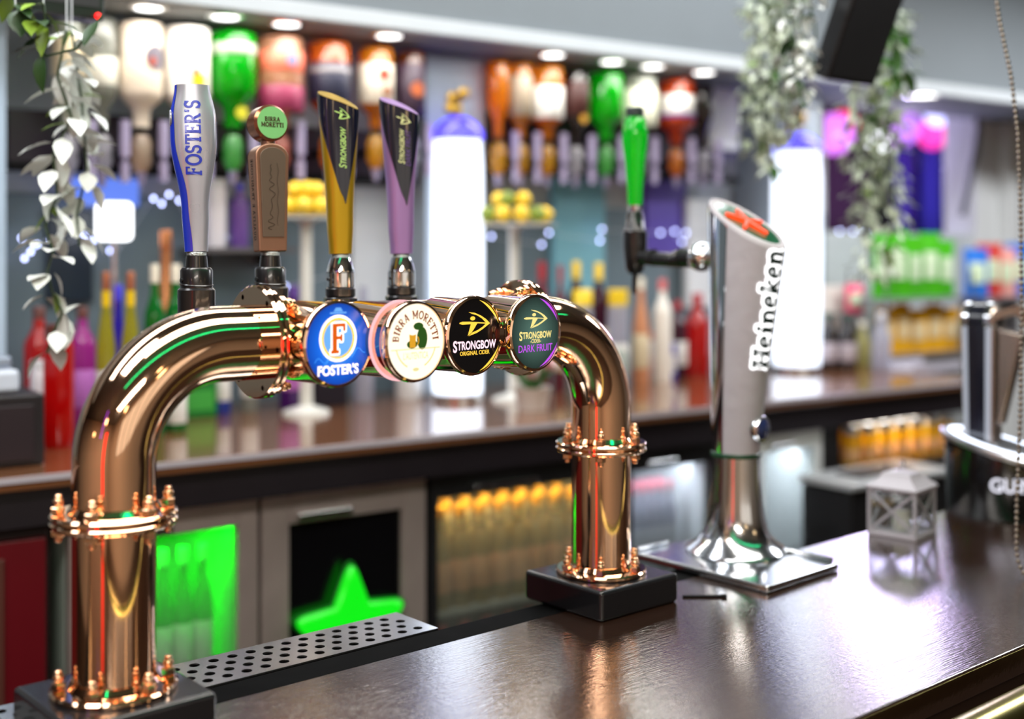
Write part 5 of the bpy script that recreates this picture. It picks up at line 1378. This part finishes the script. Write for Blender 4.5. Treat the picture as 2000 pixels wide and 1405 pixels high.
for k, px in enumerate((300, 560, 790, 1080, 1290)):
    a = bb(px, 60, .44)[0]
    area('soffit_lamp', BW(a, .44, 2.066), (0, 0, PHI), .34, .08, 1.5, (1, .96, .90))
area('soffit_lamp', BW(aw(1740, .4), .44, 2.066), (0, 0, PHI), .6, .1, 3.0, (1, .96, .92))
downlight(1806, .37, 'round downlight glowing on the ceiling beside the tilted television', .05, 6., 'ceiling downlight')
# ------------------------------------------------------------------ hanging televisions
t = thing('television', 'black flat television hung from the ceiling, tilted down over the bar', 'television', at(1655, 162, 2.62), 0)
SCR = mat('tv_screen_off', (24, 23, 28), .5)
w_tv, h_tv = .178, .34
tv = T(-.075, 0, 0) @ RX(math.radians(22))
def tvp(mb, name, m, par, bev=.004):
    mb.v = [tv @ p for p in mb.v]; return mb.build(name, m, par, 35, bev)
tvp(MB().box(0, w_tv, 0, .045, 0, h_tv), 'housing', BLACKP, t)
tvp(MB().box(.008, w_tv-.008, -.002, -.0003, .010, h_tv-.008), 'screen', SCR, t, 0)
tvp(MB().tube([(w_tv/2, .06, h_tv*.6), (w_tv/2, .10, h_tv*.6+.1), (w_tv/2, .30, h_tv+.32)], .014, 12), 'ceiling_mount', BLACKM, t, 0)
p = at(100, 10, 1.9)
t = thing('television', 'black television with a red standby light, only its lower edge in view', 'television', at(-60, 6, 1.95), 0)
b0, b1 = at(-60, 6, 1.95), at(204, 16, 2.1)
wv = (b1-b0).length; t.rotation_euler.z = math.atan2((b1-b0).y, (b1-b0).x)
MB().box(0, wv, 0, .05, 0, .36).build('housing', BLACKP, t, 35, .004)
MB().box(.01, wv-.01, -.002, -.0003, .02, .35).build('screen', SCR, t, 0)
MB().ball((wv-.014, -.004, .006), .005, 12).build('standby_light', glow('standby_red', (255, 20, 20), 4.), t, 60)
MB().tube([(wv/2, .03, .30), (wv/2, .06, 2.6-t.location.z-.001)], .014, 12).build('ceiling_mount', BLACKM, t, 60)

# ------------------------------------------------------------------ hanging garlands
LEAF1 = mat('garland_leaf', (62, 110, 34), .45); LEAF2 = mat('garland_leaf_lime', (128, 160, 50), .45); LEAFD = mat('garland_leaf_dark', (36, 64, 26), .4)
BLO = mat('garland_blossom', (232, 236, 232), .5); BLO2 = mat('garland_blossom_green', (222, 232, 212), .5)
def leaf_mesh(mb, p, d, L_, Wd, up, curl=.2):
    d = d.normalized(); s = d.cross(up).normalized(); n = s.cross(d)
    rows = [(0, .08), (.25, .8), (.5, 1.), (.75, .7), (1., .05)]
    vs = []
    for q, wq in rows:
        c = p + d*L_*q - n*curl*L_*q*q
        vs += [c - s*Wd*wq/2 + n*Wd*.12*wq, c, c + s*Wd*wq/2 + n*Wd*.12*wq]
    mb.add(vs, [(3*k+i, 3*k+i+1, 3*k+i+4, 3*k+i+3) for k in range(4) for i in range(2)])
def garland(label, strands, dens_l, dens_b, lm, bm, leafL=.05, bl=.032, seed=1, dark=None, spread=.03, name='hanging_garland'):
    rnd = random.Random(seed)
    o0 = strands[0][0]
    t = thing(name, label, 'garland', o0)
    stem, lv, blm, dkm = MB(), MB(), MB(), MB()
    for st in strands:
        pts = [Vector(p)-o0 for p in st]
        stem.tube(pts, .0022, 6)
        for p, q in zip(pts, pts[1:]):
            n = max(1, int((q-p).length/.010))
            for k in range(n):
                c = p.lerp(q, k/n)
                fr = (c.z-pts[-1].z)/max(.01, pts[0].z-pts[-1].z)
                def rd(): 
                    v = Vector((rnd.gauss(0, 1), rnd.gauss(0, 1), rnd.gauss(-.5, .5))); return v.normalized()
                if rnd.random() < dens_l*(.25+.75*fr):
                    d = rd(); leaf_mesh(lv if not dark or rnd.random() > .6 else dkm, c, d, leafL*rnd.uniform(.6, 1.1), leafL*.42, Vector((0, 0, 1)), rnd.uniform(.1, .5))
                for _ in range(int(dens_b) + (1 if rnd.random() < dens_b % 1 else 0)):
                    d = rd(); e = c + d*rnd.uniform(.2, 1)*spread
                    leaf_mesh(blm, e, d, bl*rnd.uniform(.7, 1.2), bl*.62, Vector((.1, .1, 1)), .25)
    wires = MB()
    for st in strands[:: max(1, len(strands)//2)]:
        p = Vector(st[0])-o0; wires.tube([p, Vector((p.x, p.y, 2.599-o0.z))], .0012, 6)
    wires.build('hanging_wire', mat('wire_white', (200, 204, 210), .5), t, 60)
    stem.build('stem', LEAFD, t, 60)
    if lv.v: lv.build('leaves', lm, t, 60)['kind'] = 'stuff'
    if dkm.v: dkm.build('dark_leaves', dark, t, 60)['kind'] = 'stuff'
    if blm.v: blm.build('blossoms', bm, t, 60)['kind'] = 'stuff'
    return t
def path(Z, *pts): return [at(x, y, Z) for x, y in pts]
def fall(Z, x0, y0, x1, y1, n=7, w=10, seed=0):
    r = random.Random(seed)
    return [at(x0+(x1-x0)*k/n+r.uniform(-w, w), y0+(y1-y0)*k/n, Z+r.uniform(-.03, .03)) for k in range(n+1)]
garland('long garland of white blossoms hanging beside the red liqueur bottles', [path(2.0, (130, 60), (112, 150), (140, 230), (104, 300), (112, 380), (88, 440), (104, 490), (92, 530), (102, 570), (122, 610), (104, 650), (92, 690)), path(2.05, (140, 60), (160, 200), (170, 330), (150, 420), (155, 480))], .12, 1.0, LEAF2, BLO, .04, .050, 5, None, .016)
garland('leafy dark green sprig hanging below the television with the red light', [path(1.9, (20, -20), (50, 60), (90, 110), (150, 95), (200, 30)), path(1.9, (85, 10), (95, 80), (70, 130)), path(1.88, (30, 10), (60, 40), (100, 50))], 2.6, 0., LEAF2, BLO, .060, .03, 9, LEAFD, .02)
garland('pale green and white garland hanging beside the tilted television', [fall(2.95, 1478+k*14, -30, 1470+k*15, 330-abs(k-2)*30, 8, 8, k) for k in range(6)] , .20, 2.2, LEAF2, BLO2, .06, .030, 2, LEAF1, .035)
garland('white blossom strands hanging against the television frame', [fall(2.5, 1545+k*22, -20, 1540+k*22, [170, 240, 130][k], 8, 8, 20+k) for k in range(3)], .30, .9, LEAF1, BLO, .05, .030, 3, LEAFD, .025)
garland('long pale garland hanging between television and doorway', [fall(3.05, 1690+k*16, 20, 1660+k*14, 330+(k % 3)*110, 10, 9, 40+k) for k in range(6)], .14, 1.9, LEAF2, BLO2, .06, .028, 4, LEAF1, .034)
garland('bright green leaf spray behind the television corner', [path(2.9, (1745, 40), (1765, 90), (1790, 110)), path(2.9, (1740, 60), (1760, 120), (1778, 160)), path(2.92, (1735, 30), (1745, 90), (1740, 150))], .75, .25, mat('garland_leaf_vivid', (84, 160, 24), .45), BLO2, .07, .03, 6, LEAF1, .03)

# ------------------------------------------------------------------ black cable and the room beyond the opening
cb_ = [bb(x, y, BWALL-.10) for x, y in ((1796, 188), (1840, 182), (1880, 192), (1906, 215), (1912, 250), (1905, 300), (1896, 340), (1888, 380), (1880, 420))]
tag(MB().tube([BW(a, BWALL-.10, z) for a, z, _ in cb_], .012, 10).build('cable', mat('cable_dark', (34, 42, 46), .5), None, 60), 'thick dark cable looping over the opening beside the white door frame', 'cable')
def ball_lamp(px, py, Z, r, rgb, es, label):
    p = at(px, py, Z); t = thing('globe_lamp', label, 'lamp', p, 0, 'coloured globe lamps')
    MB().ball((0,0,0), r, 20).build('globe', glow('globe_'+str(rgb), rgb, es), t, 60)
    MB().tube([(0,0,r*.98), (0,0,2.6-p.z-.001)], .004, 8).build('cord', BLACKM, t, 60)
ball_lamp(1628, 262, 6.1, 0.102, (214, 120, 240), 1.6, 'lilac globe lamp in the far room nearest the lamp column')
ball_lamp(1648, 244, 6.3, 0.072, (255, 60, 90), 1.6, 'red globe lamp behind the lilac one in the far room')
ball_lamp(1605, 238, 6.7, 0.042, (190, 180, 255), 3.0, 'small bluish globe lamp in the far room')
ball_lamp(1762, 250, 6.1, 0.090, (190, 120, 240), 1.4, 'violet globe lamp behind the long pale garland')
ball_lamp(1822, 262, 6.3, 0.078, (240, 60, 170), 1.6, 'magenta globe lamp in the far room nearest the cable')
ball_lamp(1832, 222, 6.1, 0.066, (190, 190, 255), 2.6, 'pale blue globe lamp above the magenta one')
ball_lamp(1715, 275, 5.9, 0.054, (245, 248, 255), 3.5, 'bright white globe lamp behind the long pale garland')
def drape(px0, px1, py0, py1, Z, m, label):
    p0, p1 = at(px0, py0, Z), at(px1, py0, Z); h = (py1-py0)*Z/FPX
    d = (p1-p0); w = d.length; t = math.atan2(d.y, d.x)
    mb = MB().grid(lambda i, j: (i*w, .02*math.sin(i*18), -j*h), 40, 6)
    o = mb.build('curtain', m, None, 60, loc=p0, rz=t); md = o.modifiers.new('thickness', 'SOLIDIFY'); md.thickness = .004
    return tag(o, label, 'curtain')
drape(1745, 1782, 98, 480, 6.6, mat('drape_violet', (96, 74, 190), .6), 'violet curtain in the far room behind the long garland')
drape(1800, 1834, 98, 470, 6.6, mat('drape_blue', (86, 84, 210), .6), 'blue-violet curtain in the far room beside the dark doorway')
drape(1610, 1690, 121, 480, 7.0, mat('drape_mauve', (110, 74, 104), .6), 'mauve curtain in the far room beside the lamp column')
p = at(1836, 600, 7.1)
t = thing('dark_cupboard', 'tall dark cupboard in the far room beside the white door frame', 'cupboard', (p.x, p.y, 0), PHI)
MB().box(0, .42, 0, .3, 0.0005, CAMZ+(490-325)/FPX*7.1).build('body', mat('cupboard_dark', (28, 24, 34), .4), t, 0, .004)
MB().box(.02, .40, -.006, -.0005, .05, 1.8).build('door', mat('cupboard_door', (36, 32, 42), .4), t, 0, .002)
point('far_room_lamp', at(1720, 300, 5.6), 26, (.70, .60, 1.0), .2)
area('fill_light_end', (4.3, 1.2, 2.56), (0, 0, 0), 1.2, .4, 48, (.96, .98, 1))  # added fill to brighten the white door frame

# ------------------------------------------------------------------ the customer side: a green neon, and unseen glows added for copper reflections
def tube_light(name, label, p0, p1, r, rgb, es):
    t = thing(name, label, 'light', p0)
    d = Vector(p1)-Vector(p0); n = d.normalized()
    MB().tube([(0,0,0), d], r, 12).build('glass_tube', glow('neon_'+str(rgb), rgb, es), t, 60)
    MB().tube([-n*.03, -n*.001], r*1.3, 12).tube([d+n*.001, d+n*.03], r*1.3, 12).build('end_cap', BLACKM, t, 60)
    return t
tube_light('neon_tube', 'green neon tube running along the ceiling over the bar', (-.5, .42, 2.35), (2.6, .42, 2.35), .013, (0, 225, 140), 9.)
p = w_of(-.95, -.9)
tube_light('neon_tube', 'unseen red glowing column added for the red streak on the copper', (p[0], p[1], .35), (p[0], p[1], 1.75), .09, (255, 20, 10), 3.)  # added stand-in for an unknown red source mirrored in the columns
tube_light('neon_tube', 'unseen violet glowing tube added for reflections in the copper', (-1.2, .6, 1.6), (-1.2, .6, 2.2), .012, (150, 40, 255), 6.)  # added violet glow for the copper to reflect
for k, (x, y, z, r, es) in enumerate(((-1.6, .2, 2.1, .09, 9), (-.6, -1.4, 2.15, .09, 9), (1.0, -1.8, 2.1, .10, 9), (2.6, -1.2, 2.15, .09, 9), (.6, -.9, 2.25, .06, 9), (-2.4, 1.3, 1.9, .08, 8))):
    t = thing('reflection_globe', 'unseen warm globe added for copper reflections, %s along the room' % ORD[k], 'lamp', (x, y, z), 0, 'warm globes added for copper reflections')  # globes added out of view for amber reflections in the copper
    MB().ball((0,0,0), r, 20).build('globe', glow('reflection_globe_warm', (255, 214, 160), es), t, 60)
    MB().tube([(0,0,r), (0,0,2.599-z)], .005, 8).build('cord', BLACKM, t, 60)
# unseen glowing band with dark bars, added behind the customer for reflections
wn = MB().box(-1.2, 2.6, -3.19, -3.17, .95, 2.1).build('reflection_band_1', glow('reflection_band_glow', (255, 240, 222), .9), None, 0); struct(wn)
for k, x in enumerate((-1.22, -.25, .7, 1.65, 2.6)):
    struct(MB().box(x-.04, x+.04, -3.168, -3.12, .9, 2.15).build('reflection_band_%d' % (k+2), mat('reflection_band_bar', (70, 46, 34), .4), None, 0))
